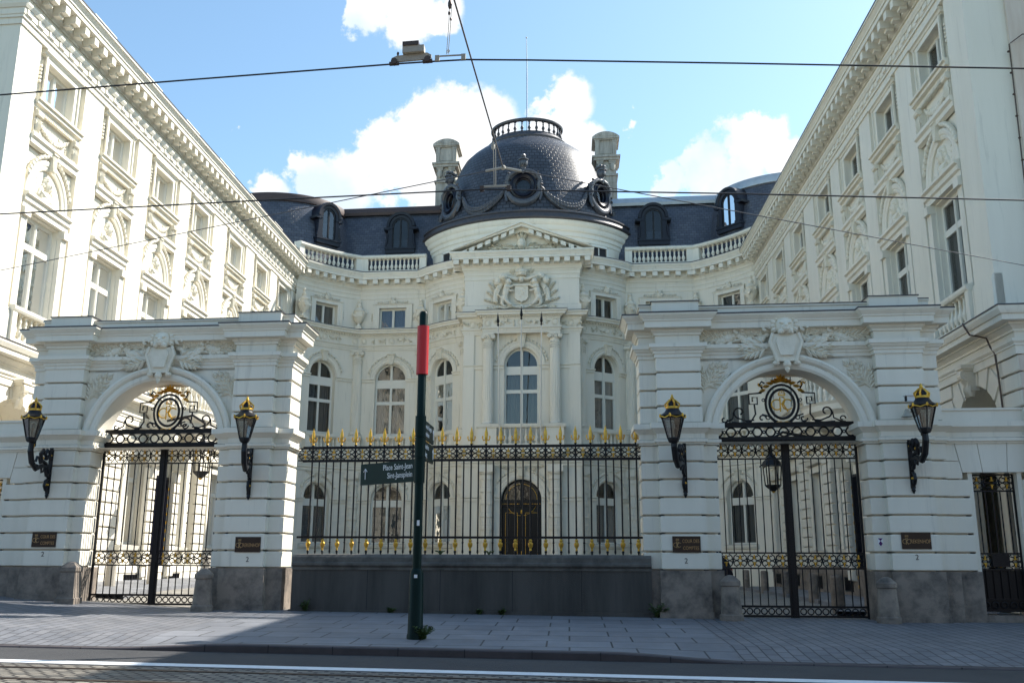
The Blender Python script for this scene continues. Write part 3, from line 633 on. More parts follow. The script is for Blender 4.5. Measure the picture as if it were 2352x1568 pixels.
ENT = [(-.2, 14.18), (.06, 14.18), (.06, 14.3), (.1, 14.3), (.1, 14.42), (.14, 14.42), (.19, 14.48), (.19, 14.53), (.06, 14.53), (.06, 14.99), (.1, 14.99), (.1, 15.15), (.22, 15.15), (.22, 15.19), (.38, 15.2), (.38, 15.31), (.41, 15.31), (.46, 15.38), (.48, 15.38), (.48, 15.46), (-.3, 15.52)]
LEADE = [(.44, 15.45), (.495, 15.445), (.495, 15.48), (.1, 15.53)]; LEADT = [(.82, 19.01), (.875, 19.0), (.875, 19.05), (.1, 19.13)]
TOPC = [(-.3, 17.45), (.04, 17.45), (.04, 17.52), (.02, 17.54), (.02, 17.72), (.06, 17.72), (.06, 17.94), (.1, 17.94), (.1, 18.0), (.16, 18.06), (.16, 18.2), (.2, 18.2), (.2, 18.26), (.26, 18.3), (.26, 18.56), (.72, 18.58), (.72, 18.74), (.76, 18.74), (.76, 18.79), (.84, 18.92), (.86, 18.92), (.86, 19.02), (-.5, 19.1)]
GST = [(-.3, 6.75), (.05, 6.75), (.05, 6.88), (.12, 6.95), (.12, 7.05), (.02, 7.08), (.02, 7.4), (.14, 7.46), (.3, 7.52), (.36, 7.66), (.36, 7.74), (-.4, 7.78)]
def arch_dress(mb, uc, cz, r, n, big=.3, leafy=True):
    mb.arch([(r, n - .02), (r, n + .06), (r + big * .35, n + .1), (r + big * .5, n + .07), (r + big * .9, n + .12), (r + big, n + .08), (r + big, n - .02)], uc, cz, seg=20)
for f, w, sg, kd, sd in bays:
    uc = w / 2 + (.05 if kd == 'flat' else 0); wl = MB(f)
    hole(wl, 0, w, 7.7, 14.3, 0, uc, .97, 8.98, 12.4, arch=.97, dep=.42, seg=max(3, sg // 2))
    hole(wl, 0, w, .3, 7.0, 0, uc, .97, 2.6, 5.14, arch=.97, dep=.42, seg=max(3, sg // 2))
    hole(wl, 0, w, 15.3, 17.6, 0, uc, .85, 15.56, 16.86, dep=.35, seg=max(3, sg // 2))
    build('wall', wl, 'stucco', palace)
    for nm, pr in (('string_course', GST), ('entablature', ENT)):
        st = MB(f); st.sweep(pr, 0, w, sg)
        if nm == 'entablature':
            k = int(w / .19)
            for i in range(k): st.box(w * (i + .2) / k, w * (i + .75) / k, .1, .21, 15.08, 15.15)
        build(nm, st, 'stucco', palace)
    st = MB(f); st.sweep(TOPC, 0, w, sg); k = max(3, round(w / .74))
    for i in range(k): st.box(w * (i + .28) / k, w * (i + .72) / k, .26, .68, 18.3, 18.56)
    build('cornice', st, 'stucco', palace)
    st = MB(f); st.sweep(LEADT, 0, w, sg); build('gutter_edge', st, 'lead_dark', palace)
    st = MB(f); st.sweep(LEADE, 0, w, sg); build('lead_flashing', st, 'lead_dark', palace)
    for z, u0, u1 in ((12.32, 0, uc - .97), (12.32, uc + .97, w), (5.06, 0, uc - .97), (5.06, uc + .97, w)):
        st = MB(f); st.sweep([(-.05, z - .1), (.07, z - .1), (.07, z + .02), (.14, z + .06), (.14, z + .12), (-.05, z + .14)], u0, u1, max(2, sg // 2)); build('impost_band', st, 'stucco', palace)
    st = MB(f)
    st.sweep([(-.1, .3), (.12, .3), (.12, 1.3), (.05, 1.4), (-.1, 1.4)], 0, w, sg)
    build('base_course', st, 'stucco', palace)
    # balcony under the first-floor window
    b = MB(f); b.sweep([(-.02, 8.72), (.34, 8.72), (.38, 8.78), (.38, 8.9), (-.02, 8.95)], uc - 1.35, uc + 1.35, sg)
    balusters(b, uc - 1.05, uc + 1.05, .2, 7.8, 8.72, 7)
    for e in (-1, 1): b.box(uc + e * 1.2 - .15, uc + e * 1.2 + .15, 0, .34, 7.74, 8.72)
    b.grid([[(uc - 1.05 + 2.1 * i / 4, .02, z) for z in (7.75, 8.75)] for i in range(5)])
    build('balustrade', b, 'stucco', palace)
    ad = MB(f); arch_dress(ad, uc, 12.42, 1.0, 0); build('archivolt', ad, 'stucco', palace)
    ad = MB(f); arch_dress(ad, uc, 5.16, 1.0, 0, .28)
    build('archivolt', ad, 'stucco', palace)
    o = MB(f); leafring(o, uc, 12.42, 1.42, .04, .2, pi / 2 - .18, 7, .085); leafring(o, uc, 12.42, 1.42, .04, pi / 2 + .18, pi - .2, 7, .085)
    keystone(o, uc, 13.3, 13.95, .0, .22, .14, .24)
    build('keystone', o, 'ornament', palace)
    o = MB(f)                                            # rocaille over the ground-floor arch
    keystone(o, uc, 6.05, 6.65, 0, .2, .13, .2); leafring(o, uc, 5.16, 1.38, .04, .45, pi / 2 - .2, 6, .1); leafring(o, uc, 5.16, 1.38, .04, pi / 2 + .2, pi - .45, 6, .1)
    for e in (-1, 1): sprig(o, (uc + e * .15, 6.45), pi / 2 - e * 1.2, .75, .02, 1.0, 5); o.scroll((uc + e * .4, 6.4), .16, .05, 0, 5, .06, .035)
    build('shell_relief', o, 'ornament', palace)
    o = MB(f); frieze(o, uc - 1.25, uc + 1.25, 14.77, .06, .4)
    for e in (-1, 1): build('leaf_frieze', o, 'ornament', palace) if e < 0 else None; o = MB(f); o.blob((uc + e * (w / 2 - .3), .06, 14.77), (.16, .07, .16), 0, 10, 4); o.ring((uc + e * (w / 2 - .3), 14.77), .19, .07, .03, 12); build('rosette', o, 'ornament', palace)
    o = MB(f)
    for i in range(4): o.ring((uc - 1.2 + i * .8, 7.24), .12, .03, .03, 10); o.blob((uc - 1.2 + i * .8, .02, 7.24), (.06, .05, .06), 0, 6, 4)
    build('roundel_frieze', o, 'ornament', palace)
    # second-floor window surround with crest
    s = MB(f)
    for e in (-1, 1):
        s.box(uc + e * 1.0 - .15, uc + e * 1.0 + .15, -.02, .09, 15.5, 17.0); s.box(uc + e * 1.17 - .05, uc + e * 1.17 + .05, .02, .13, 15.55, 17.12)
        for q in range(4): s.blob((uc + e * 1.3, .02, 16.5 - q * .13), (.06, .07, .05), 0, 6, 4)
    s.box(uc - 1.22, uc + 1.22, -.02, .1, 16.86, 17.04, sg); s.sweep([(0, 17.02), (.12, 17.04), (.16, 17.1), (0, 17.14)], uc - 1.25, uc + 1.25, sg)
    build('window_surround', s, 'stucco', palace)
    c = MB(f); c.blob((uc, .1, 17.22), (.2, .14, .18), 0, 10, 5); c.blob((uc, .16, 17.3), (.1, .1, .12))
    for e in (-1, 1): c.scroll((uc + e * .28, 17.2), .14, .04, 0, 5, .1, .035); sprig(c, (uc + e * .3, 17.15), pi / 2 - e * 1.45, .6, .08, .9, 4); c.leaf((uc, 17.3), pi / 2 - e * .6, .28, .07, .1, .06)
    build('window_crest', c, 'ornament', palace)
    win(palace, f, uc, .85, 15.56, 16.86, -.3, curt='curtain_blue' if kd == 'flat' else 'curtain')
    win(palace, f, uc, .97, 8.98, 12.4, -.36, arch=.97, tr=((12.12, .26), (10.95, .1)), cz=11.9)
    win(palace, f, uc, .97, 2.6, 5.14, -.36, arch=.97, tr=((4.95, .2),), cz=4.8)
    # sill under ground windows
    s = MB(f); s.sweep([(0, 2.35), (.1, 2.38), (.16, 2.5), (.16, 2.58), (0, 2.62)], uc - 1.2, uc + 1.2, sg); build('sill', s, 'stucco', palace)
    if kd != 'conv':                                     # roof balustrade
        b = MB(f); b.box(0, w, -.35, .12, 19.0, 19.3, sg); b.sweep([(-.36, 20.02), (.12, 20.02), (.2, 20.1), (.2, 20.2), (.1, 20.27), (-.4, 20.27)], 0, w, sg)
        g = .42
        for e in (0, 1): b.box(e * (w - g), g + e * (w - g), -.33, .1, 19.3, 20.03, 2)
        balusters(b, g + .05, w - g - .05, -.1, 19.3, 20.02, 12)
        build('roof_balustrade', b, 'stucco', palace)
def volute_cap(mb, cu, n, z, r, hw=.36):
    mb.lathe([(r, 0), (r * 1.12, .03), (r * 1.05, .07), (r * 1.2, .16), (r * 1.25, .2)], cu, n, z, 14)
    for e in (-1, 1):
        mb.tube([(cu + e * hw * .82, n + r * 1.25, z + .13), (cu + e * hw * .82, n - r * .9, z + .13)], .125, 10)
        mb.scroll((cu + e * hw * .82, z + .13), .12, .03, 0, 7, n + r * 1.27, .02, 14)
        mb.leaf((cu + e * .06, z + .18), -pi / 2 + e * .5, .2, .06, n + r * 1.15, .04)
    mb.box(cu - hw * .8, cu + hw * .8, n - r, n + r * 1.3, z + .2, z + .27); mb.box(cu - hw, cu + hw, n - r, n + r * 1.35, z + .27, z + .34)
    mb.blob((cu, n + r * 1.3, z + .24), (.07, .05, .08), 0, 6, 4)
def column(f, u, n=.0, r=.3, z0=7.74, base=True):
    c = MB(f)
    if base: c.box(u - .42, u + .42, n - .4, n + .42, z0, 8.7); c.box(u - .46, u + .46, n - .4, n + .47, 8.68, 8.86)
    c.lathe([(r * 1.45, 0), (r * 1.45, .08), (r * 1.2, .12), (r * 1.3, .2), (r * 1.08, .25), (r, .3)], u, n, 8.86, 16)
    c.lathe([(r, 0), (r * 1.0, 1.2)], u, n, 9.15, 32, flute=.05); c.lathe([(r * 1.0, 0), (r * .86, 3.5)], u, n, 10.35, 32, flute=.10)
    for q in range(10):
        for zz in range(3): c.blob((u + r * .95 * cos(pi * (q + .5) / 10), n + r * .95 * sin(pi * (q + .5) / 10), 13.35 + zz * .14), (.035, .035, .05), 0, 5, 3)
    volute_cap(c, u, n, 13.84, r * .86)
    return build('column', c, 'stucco', palace)
def lowcol(f, u, n, r=.33):
    c = MB(f); c.box(u - .42, u + .42, n - .4, n + .42, .3, 1.35)
    c.lathe([(r * 1.35, 0), (r * 1.35, .1), (r * 1.05, .2)], u, n, 1.35, 14)
    z = 1.55
    for i in range(7):
        c.lathe([(r * .93, 0), (r * .93, .42)], u, n, z, 28, flute=.07); c.lathe([(r * .95, .42), (r * 1.06, .43), (r * 1.06, .66), (r * .95, .67)], u, n, z, 14); z += .67
    c.lathe([(r, 0), (r * 1.25, .1), (r * 1.25, .2)], u, n, z, 14); c.box(u - .42, u + .42, n - .4, n + .42, 6.4, 6.78)
    return build('banded_column', c, 'stucco', palace)
def urn(f, u, n, z):
    c = MB(f); c.box(u - .22, u + .22, n - .22, n + .22, z, z + .12)
    c.lathe([(.2, .12), (.2, .18), (.1, .26), (.09, .34), (.16, .42), (.3, .62), (.36, .85), (.36, .95), (.28, 1.0), (.3, 1.1), (.34, 1.16), (.28, 1.24), (.16, 1.34), (.13, 1.4), (.17, 1.46), (.1, 1.58), (.08, 1.66), (.12, 1.74), (.05, 1.84), (0.01, 1.9)], u, n, z, 14)
    for e in (-1, 1): c.scroll((u + e * .38, z + 1.0), .12, .04, 0, 5.5, n, .05); swag(c, (u + e * .36, z + .98), (u, z + .95), .2, n + .27, .055, 6)
    return build('urn', c, 'ornament', palace)
for sd in (-1, 1):
    F = lambda g: g if sd < 0 else mir(g)
    for g, u, n in ((mflat, .02, .12), (mconv, .05, .16), (mconv, wv - .02, .14)):
        column(F(g), u, n); lowcol(F(g), u, n); urn(F(g), u + (.0 if u < 1 else -.12), .3, 15.5)
    urn(F(mc_), .25, .45, 15.5)
# ---------------------------------------------------------------- centre block with pediment
def mp(u, n, z): return (XC + u, 60.95 - n, z)
H = 3.3
w = MB(mp)
hole(w, -H, H, 7.7, 14.3, 0, 0, .98, 9.0, 12.45, arch=.98, dep=.42); hole(w, -H, H, .3, 7.7, 0, 0, 1.1, .45, 4.95, arch=1.1, dep=.5)
w.box(-H, H, -1.9, -.0, 14.2, 19.0)
for e in (-1, 1): w.box(e * H - .02, e * H + .02, -1.9, .0, .3, 14.4); w.box(e * 3.0 - .3, e * 3.0 + .3, -.02, .1, 7.75, 14.2)
build('wall', w, 'stucco', palace)
def wrap(hw, n): return [(-hw, -1.6), (-hw, n), (hw, n), (hw, -1.6)]
s = MB(mp); s.path(ENT, wrap(H, .06)); s.path(ENT, [(-2.12, 0.1), (-2.12, .52), (2.12, .52), (2.12, .1)]); s.box(-2.1, 2.1, -.1, .5, 14.2, 15.45)
for i in range(34): s.box(-2.35 + i * .138, -2.28 + i * .138, .6, .73, 15.08, 15.15)
s.path([(-.05, 15.5), (.1, 15.5), (.1, 15.9), (.02, 15.94)], wrap(H, 0)); build('entablature', s, 'stucco', palace)
s = MB(mp); s.path(LEADE, wrap(H, .06)); s.path(LEADE, [(-2.12, 0.1), (-2.12, .52), (2.12, .52), (2.12, .1)]); build('lead_flashing', s, 'lead_dark', palace)
s = MB(mp); s.path(GST, wrap(H, .03)); build('string_course', s, 'stucco', palace)
for a, b, z in ((-H, -1.0, 12.2), (1.0, H, 12.2), (-H, -1.12, 4.86), (1.12, H, 4.86)):
    s = MB(mp); s.sweep([(-.05, z), (.08, z), (.08, z + .14), (.16, z + .2), (.16, z + .28), (-.05, z + .3)], a, b); build('impost_band', s, 'stucco', palace)
for P_ in ([(-H, -1.5), (-H, .0), (-1.15, .0)], [(1.15, 0), (H, .0), (H, -1.5)]):
    s = MB(mp); s.path([(-.1, .3), (.14, .3), (.14, 1.3), (.05, 1.4), (-.1, 1.4)], P_); build('base_course', s, 'stucco', palace)
pd = MB(mp)                                              # pediment: horizontal cornice, modillions, raking cornice
pd.path(TOPC, wrap(H, 0)); 
k = 14
for i in range(k): x = -3.78 + 7.56 * i / (k - 1); pd.box(x - .16, x + .16, .26, .72, 18.3, 18.56)
for e in (-1, 1):
    for i in range(2): pd.box(e * (H + .28) if e > 0 else -(H + .7), (H + .7) if e > 0 else -(H + .28), -.5 - i * .7, -.2 - i * .7, 18.3, 18.56)
HW, ZB, ZT = 4.16, 19.06, 20.72; th = atan2(ZT - ZB, HW)
pd.prism([(-3.5, 19.0), (3.5, 19.0), (0, 20.42)], -1.5, .0)
for e in (-1, 1):
    for o0, o1, na, nb in ((-.52, -.30, 0, .34), (-.30, -.12, 0, .76), (-.12, 0.0, 0, .88)):
        q = lambda t, o: (e * (-HW + HW * t), ZB + (ZT - ZB) * t + o)
        pd.prism([(q(0 if o1 > -.2 else .07, o0)[0], max(19.03, q(0 if o1 > -.2 else .07, o0)[1])), q(1, o0), q(1, o1), (q(0 if o1 > -.2 else .07, o1)[0], max(19.06, q(0 if o1 > -.2 else .07, o1)[1]))], -1.5, nb)
    for i in range(7):
        t = .2 + .72 * i / 6.5; x, z = e * (-HW + HW * t), ZB + (ZT - ZB) * t - .36
        pd.prism([(x - .15, z - .15 - e * .06), (x + .15, z - .15 + e * .06), (x + .15, z + .08 + e * .06), (x - .15, z + .08 - e * .06)], .2, .7)
build('pediment', pd, 'stucco', palace)
t = MB(lambda u, n, z: mp(u, n * 1.5, z))
t.blob((0, .1, 19.55), (.28, .25, .34), 0, 10, 6); t.blob((0, .28, 19.42), (.16, .12, .14)); t.box(-2.2, 2.2, 0, .2, 19.05, 19.14)
for e in (-1, 1):
    t.leaf((e * .08, 19.75), pi / 2 - e * .45, .5, .11, .1, .1); t.leaf((0, 19.8), pi / 2 - e * .12, .45, .1, .12, .1)
    for q in range(9): t.leaf((e * (.25 + q * .18), 19.25 + .1 * (q % 2)), pi / 2 - e * random.uniform(.7, 1.4), .5 - q * .02, .1, .02, .12); t.blob((e * (.35 + q * .17), .05, 19.3 + random.uniform(-.05, .2) * (1 - q / 9)), (.13, .13, .1), random.uniform(-1, 1), 7, 4)
    t.tube([(e * .2, .1, 19.3), (e * 1.5, .12, 19.35), (e * 1.9, .1, 19.2)], .05, 6)
build('tympanum_relief', t, 'ornament', palace)
# royal arms: shield, two lions, mantle, crown and branches
A = MB(lambda u, n, z: mp(u * 1.06, n * 1.7, z)); zc = 16.72
def P(pts, r, n0=.1): A.tube([(u, n0, zc + z) for u, z in pts], r, 8)
A.prism([(-.36, zc + .28), (.36, zc + .28), (.36, zc - .42), (.22, zc - .6), (.08, zc - .62), (0, zc - .72), (-.08, zc - .62), (-.22, zc - .6), (-.36, zc - .42)], 0, .2)
A.prism([(-.44, zc + .36), (.44, zc + .36), (.4, zc + .26), (-.4, zc + .26)], 0, .24)
for i in range(5): A.blob((random.uniform(-.18, .18), .2, zc - .35 + i * .12), (.1, .03, .05), random.uniform(-1, 1), 6, 4)
for e in (-1, 1):
    # lion: haunch, body, chest, head with mane, legs, tail
    A.blob((e * .92, .16, zc - .42), (.2, .16, .26), e * .3); A.blob((e * .84, .18, zc - .05), (.19, .16, .36), e * .18); A.blob((e * .78, .2, zc + .22), (.2, .17, .2))
    A.blob((e * .70, .24, zc + .5), (.17, .17, .19)); A.blob((e * .76, .2, zc + .46), (.24, .15, .26), 0, 9, 5); A.blob((e * .57, .28, zc + .45), (.09, .1, .07))
    for q in range(7): A.leaf((e * .8, zc + .55), pi / 2 - e * (.2 + q * .42), .3, .07, .18, .1)
    P([(e * .74, .2), (e * .55, .22), (e * .42, .3)], lambda t: .075 - .02 * t, .24); P([(e * .76, .05), (e * .58, -.02), (e * .42, -.02)], lambda t: .075 - .02 * t, .22)
    P([(e * .9, -.5), (e * .72, -.72), (e * .6, -.82), (e * .5, -.82)], lambda t: .12 - .06 * t, .2); P([(e * 1.0, -.5), (e * 1.05, -.75), (e * .95, -.9), (e * .82, -.92)], lambda t: .12 - .06 * t, .16)
    P([(e * 1.05, -.4), (e * 1.28, -.2), (e * 1.2, .05), (e * 1.32, .22)], lambda t: .04 + .03 * t, .14)
    # mantle folds and flags
    for q in range(5): P([(e * (.5 + q * .14), .82 - q * .05), (e * (1.05 + q * .09), .45 - q * .1), (e * (1.3 + q * .05), -.1 - q * .12), (e * (1.45 - q * .04), -.6)], lambda t: .09 + .05 * sin(t * 9), .06)
    A.blob((e * 1.05, .15, zc + .85), (.24, .14, .18), -e * .6); A.blob((e * 1.3, .12, zc + .6), (.2, .12, .24), e * .3)
    P([(0, .78), (e * .3, .66), (e * .62, .78), (e * .95, .92)], lambda t: .11 - .03 * t, .16)
    for q, (x, z, an, L) in enumerate(((1.0, -.75, .3, 1.0), (1.2, -.5, .65, .8), (1.3, -.1, .9, .7), (.45, 1.0, 1.25, .55), (.9, -.95, .02, .9), (1.25, .2, 1.1, .5))):
        sprig(A, (e * x, zc + z), an if e > 0 else pi - an, L, .03, 1.2, 6)
    P([(e * .1, -1.0), (e * .5, -.9), (e * .9, -1.02), (e * 1.25, -.92)], .07, .12); A.blob((e * 1.3, .1, zc - .95), (.14, .1, .09)); A.blob((e * .55, .12, zc - .88), (.2, .1, .1), e * .3)
P([(-1.0, -.86), (0, -.92), (1.0, -.86)], .06, .1); A.blob((0, .16, zc - .98), (.15, .12, .15)); 
A.lathe([(.27, 0), (.29, .05), (.26, .1), (.29, .15)], 0, .14, zc + .86, 12)
for q in range(5): A.blob((-.24 + q * .12, .2, zc + 1.14 + .04 * (2 - abs(q - 2))), (.075, .12, .14), 0, 7, 5)
A.blob((0, .14, zc + 1.12), (.28, .2, .16), 0, 10, 5); A.blob((0, .14, zc + 1.34), (.07, .07, .09)); A.box(-.015, .015, .12, .16, zc + 1.4, zc + 1.6); A.box(-.06, .06, .12, .16, zc + 1.5, zc + 1.54)
A.blob((0, .18, zc + .66), (.14, .14, .2)); A.box(-1.9, 1.9, .0, .14, zc - 1.3, zc - 1.08)
build('coat_of_arms', A, 'ornament', palace)
win(palace, mp, 0, .98, 9.0, 12.45, -.36, arch=.98, tr=((12.15, .24), (10.95, .1)), cz=11.9)
o = MB(mp); arch_dress(o, 0, 12.47, 1.0, 0, .34); build('archivolt', o, 'stucco', palace)
o = MB(mp); arch_dress(o, 0, 4.97, 1.12, 0, .42); build('archivolt', o, 'stucco', palace)
o = MB(mp); leafring(o, 0, 12.47, 1.46, .04, .1, pi / 2 - .18, 8, .085); leafring(o, 0, 12.47, 1.46, .04, pi / 2 + .18, pi - .1, 8, .085); keystone(o, 0, 13.4, 14.16, 0, .3, .14, .26); build('keystone', o, 'ornament', palace)
o = MB(mp); frieze(o, -1.6, 1.6, 14.77, .58, .42); build('leaf_frieze', o, 'ornament', palace)
for e in (-1, 1):
    o = MB(mp); o.blob((e * 1.9, .58, 14.77), (.17, .08, .17), 0, 10, 4); o.ring((e * 1.9, 14.77), .2, .6, .03, 12); build('rosette', o, 'ornament', palace)
    o = MB(mp); frieze(o, e * 2.8 - .5, e * 2.8 + .5, 14.77, .12, .4); build('leaf_frieze', o, 'ornament', palace)
o = MB(mp); keystone(o, 0, 6.2, 6.75, 0, .3, .15, .22)
for e in (-1, 1): sprig(o, (e * .2, 6.45), pi / 2 - e * 1.25, 1.0, .06, 1.2, 6); o.scroll((e * .5, 6.55), .17, .05, 0, 5, .08, .04); leafring(o, 0, 4.97, 1.62, .04, .6 if e > 0 else pi / 2 + .2, pi / 2 - .2 if e > 0 else pi - .6, 6, .11)
build('shell_relief', o, 'ornament', palace)
for e in (-1, 1): column(mp, e * 1.88, .42); lowcol(mp, e * 1.88, .42)
b = MB(mp)                                               # projecting balcony over the door
b.box(-2.4, 2.4, 0, 1.05, 7.45, 7.78); b.sweep([(0, 7.2), (.8, 7.25), (.95, 7.45), (0, 7.46)], -2.3, 2.3)
for e in (-1, 1): b.box(e * 1.85 - .52, e * 1.85 + .52, .45, 1.0, 7.78, 8.86)
b.path([(-.3, 8.78), (.06, 8.78), (.1, 8.86), (.1, 8.98), (-.3, 9.02)], [(-2.37, 0), (-2.37, 1.0), (2.37, 1.0), (2.37, 0)])
b.box(-1.33, 1.33, .7, 1.0, 7.78, 7.9); balusters(b, -1.3, 1.3, .86, 7.9, 8.78, 9)
build('balcony', b, 'stucco', palace)
for i in range(1):
    dr = MB(mp); 
    dr.box(-1.1, 1.1, -.42, -.34, .45, 4.62); dr.box(-1.1, 1.1, -.42, -.2, 4.62, 4.95); dr.box(-.05, .05, -.36, -.28, .45, 4.62); dr.box(-.06, .06, -.36, -.28, 4.95, 6.0)
    dr.arch([(1.0, -.42), (1.1, -.42), (1.1, -.3), (1.0, -.3)], 0, 4.95, seg=16, closed=True)
    for e in (-1, 1):
        for z0, z1 in ((.6, 1.35), (1.5, 4.3)): dr.box(e * .55 - .38, e * .55 + .38, -.35, -.31, z0, z1)
    door = build('front_door', dr, 'door_paint', palace)
    g = MB(mp)
    for e in (-1, 1):
        for z0, z1 in ((.65, 1.3), (1.55, 4.25)):
            for x in (-.33, .33): g.box(e * .55 + x - .007, e * .55 + x + .007, -.312, -.3, z0, z1)
            for z in (z0, z1): g.box(e * .55 - .33, e * .55 + .33, -.315, -.3, z - .007, z + .007)
        for q in range(12): g.blob((e * (.14 + .08 * q), -.2, 4.72), (.018, .02, .035), 0, 5, 3)
    for z in (1.2, 1.9, 4.3): g.blob((0, -.27, z), (.06, .05, .12), 0, 7, 4)
    g.tube([(0, -.27, 1.3), (0, -.27, 2.2)], .02, 6); g.ring((0, 4.95), .86, -.32, .014, 24)
    build('gilding', g, 'gold', door)
    g = MB(mp); g.add([(0, -.37, 4.96)] + [(1.02 * cos(pi * i / 16), -.37, 4.96 + 1.02 * sin(pi * i / 16)) for i in range(17)], [(0, i + 1, i + 2) for i in range(16)]); build('fanlight', g, 'pane_glass', door)
    g = MB(mp); g.box(-1.2, 1.2, -.8, -.75, .4, 6.2); build('hall_back', g, 'room', door)
# ---------------------------------------------------------------- drum, dome, lantern ring
def mz(u, n, z): return (XC + u, DY + n, z)
dm = MB(mz)
DA0, DA1 = pi, 2 * pi
dm.lathe([(6.62, 19.0), (6.62, 20.2), (6.66, 20.25), (6.66, 20.45), (6.72, 20.5), (6.72, 20.72), (6.8, 20.8), (6.84, 20.92), (6.84, 21.05), (6.93, 21.15), (6.98, 21.3), (6.98, 21.38), (6.5, 21.4)], 0, 0, 0, 72, pi * .95, pi * 2.05)
build('drum', dm, 'stucco', palace)
for e in (-1, 1):                                        # low attic windows in the drum
    an = 1.5 * pi + e * radians(42.5)
    fd = (lambda an: (lambda u, n, z: (XC + (6.62 + n) * cos(an) - u * sin(an), DY + (6.62 + n) * sin(an) + u * cos(an), z)))(an)
    q = MB(fd); q.box(-.75, -.62, -.1, .16, 19.2, 20.15); q.box(.62, .75, -.1, .16, 19.2, 20.15); q.box(-.75, .75, -.1, .16, 20.03, 20.15); q.box(-.03, .03, -.05, .1, 19.2, 20.03)
    o = build('window', q, 'frame_paint', palace); q = MB(fd); q.box(-.62, .62, .0, .07, 19.2, 20.05); build('pane', q, 'room', o)
gt = MB(mz); gt.lathe([(6.6, 21.36), (7.06, 21.4), (7.12, 21.46), (7.12, 21.5), (7.02, 21.54), (6.95, 21.78), (7.02, 21.82), (7.02, 21.9), (6.9, 21.96), (5.95, 22.05)], 0, 0, 0, 72, pi * .9, pi * 2.1)
build('gutter', gt, 'lead_dark', palace)
DP = [(5.98, 21.95), (5.93, 22.3), (5.82, 22.75), (5.73, 22.98), (5.57, 23.57), (5.27, 24.44), (4.97, 25.24), (4.75, 25.92), (4.50, 26.49), (4.2, 27.0), (3.75, 27.43), (3.32, 27.75), (2.94, 28.0), (2.53, 28.2)]
def rev(prof, seg, a0, a1, cx, cy, uvs=1.0):
    mb = MB(); uvl = []; L = 0; R = []
    for i, (r, z) in enumerate(prof):
        if i: L += hypot(r - prof[i - 1][0], z - prof[i - 1][1])
        R.append([(cx + r * cos(a0 + (a1 - a0) * j / seg), cy + r * sin(a0 + (a1 - a0) * j / seg), z) for j in range(seg + 1)])
        uvl += [((a0 + (a1 - a0) * j / seg) * prof[0][0] * .85 * uvs, L * uvs) for j in range(seg + 1)]
    mb.grid(R); return mb, uvl
mb, uvl = rev(DP, 96, pi * .6, pi * 2.4, XC, DY); dome = build('dome', mb, 'slate_dome', palace, uv=uvl)
rg = MB(mz); rg.lathe([(2.55, 28.05), (2.68, 28.12), (2.72, 28.24), (2.62, 28.34), (2.48, 28.38), (2.42, 28.5), (2.36, 28.56), (2.36, 28.62), (2.15, 28.64)], 0, 0, 0, 48, caps=False); rg.lathe([(2.2, 29.3), (2.4, 29.32), (2.44, 29.4), (2.44, 29.46), (2.3, 29.52), (2.15, 29.5), (2.2, 29.3)], 0, 0, 0, 48, caps=False)
for i in range(30): a = 2 * pi * i / 30; rg.lathe([(r * .95, z * .66) for r, z in BAL], 2.28 * cos(a), 2.28 * sin(a), 28.62, 8)
build('crown_balustrade', rg, 'lead_dark', dome)
fp = MB(mz); fp.tube([(0, 0, 28.3), (0, 0, 33.6)], .045, 8); fp.tube([(0, 0, 33.6), (-.04, 0, 36.2)], lambda t: .04 - .02 * t, 8); fp.lathe([(.02, 0), (.07, .05), (.02, .14)], -.04, 0, 36.15, 8); build('flagpole', fp, 'flag_steel', palace)
mb = MB(mz); mb.lathe([(2.6, 28.15), (.1, 28.3)], 0, 0, 0, 32); build('dome_cap', mb, 'lead_dark', dome)
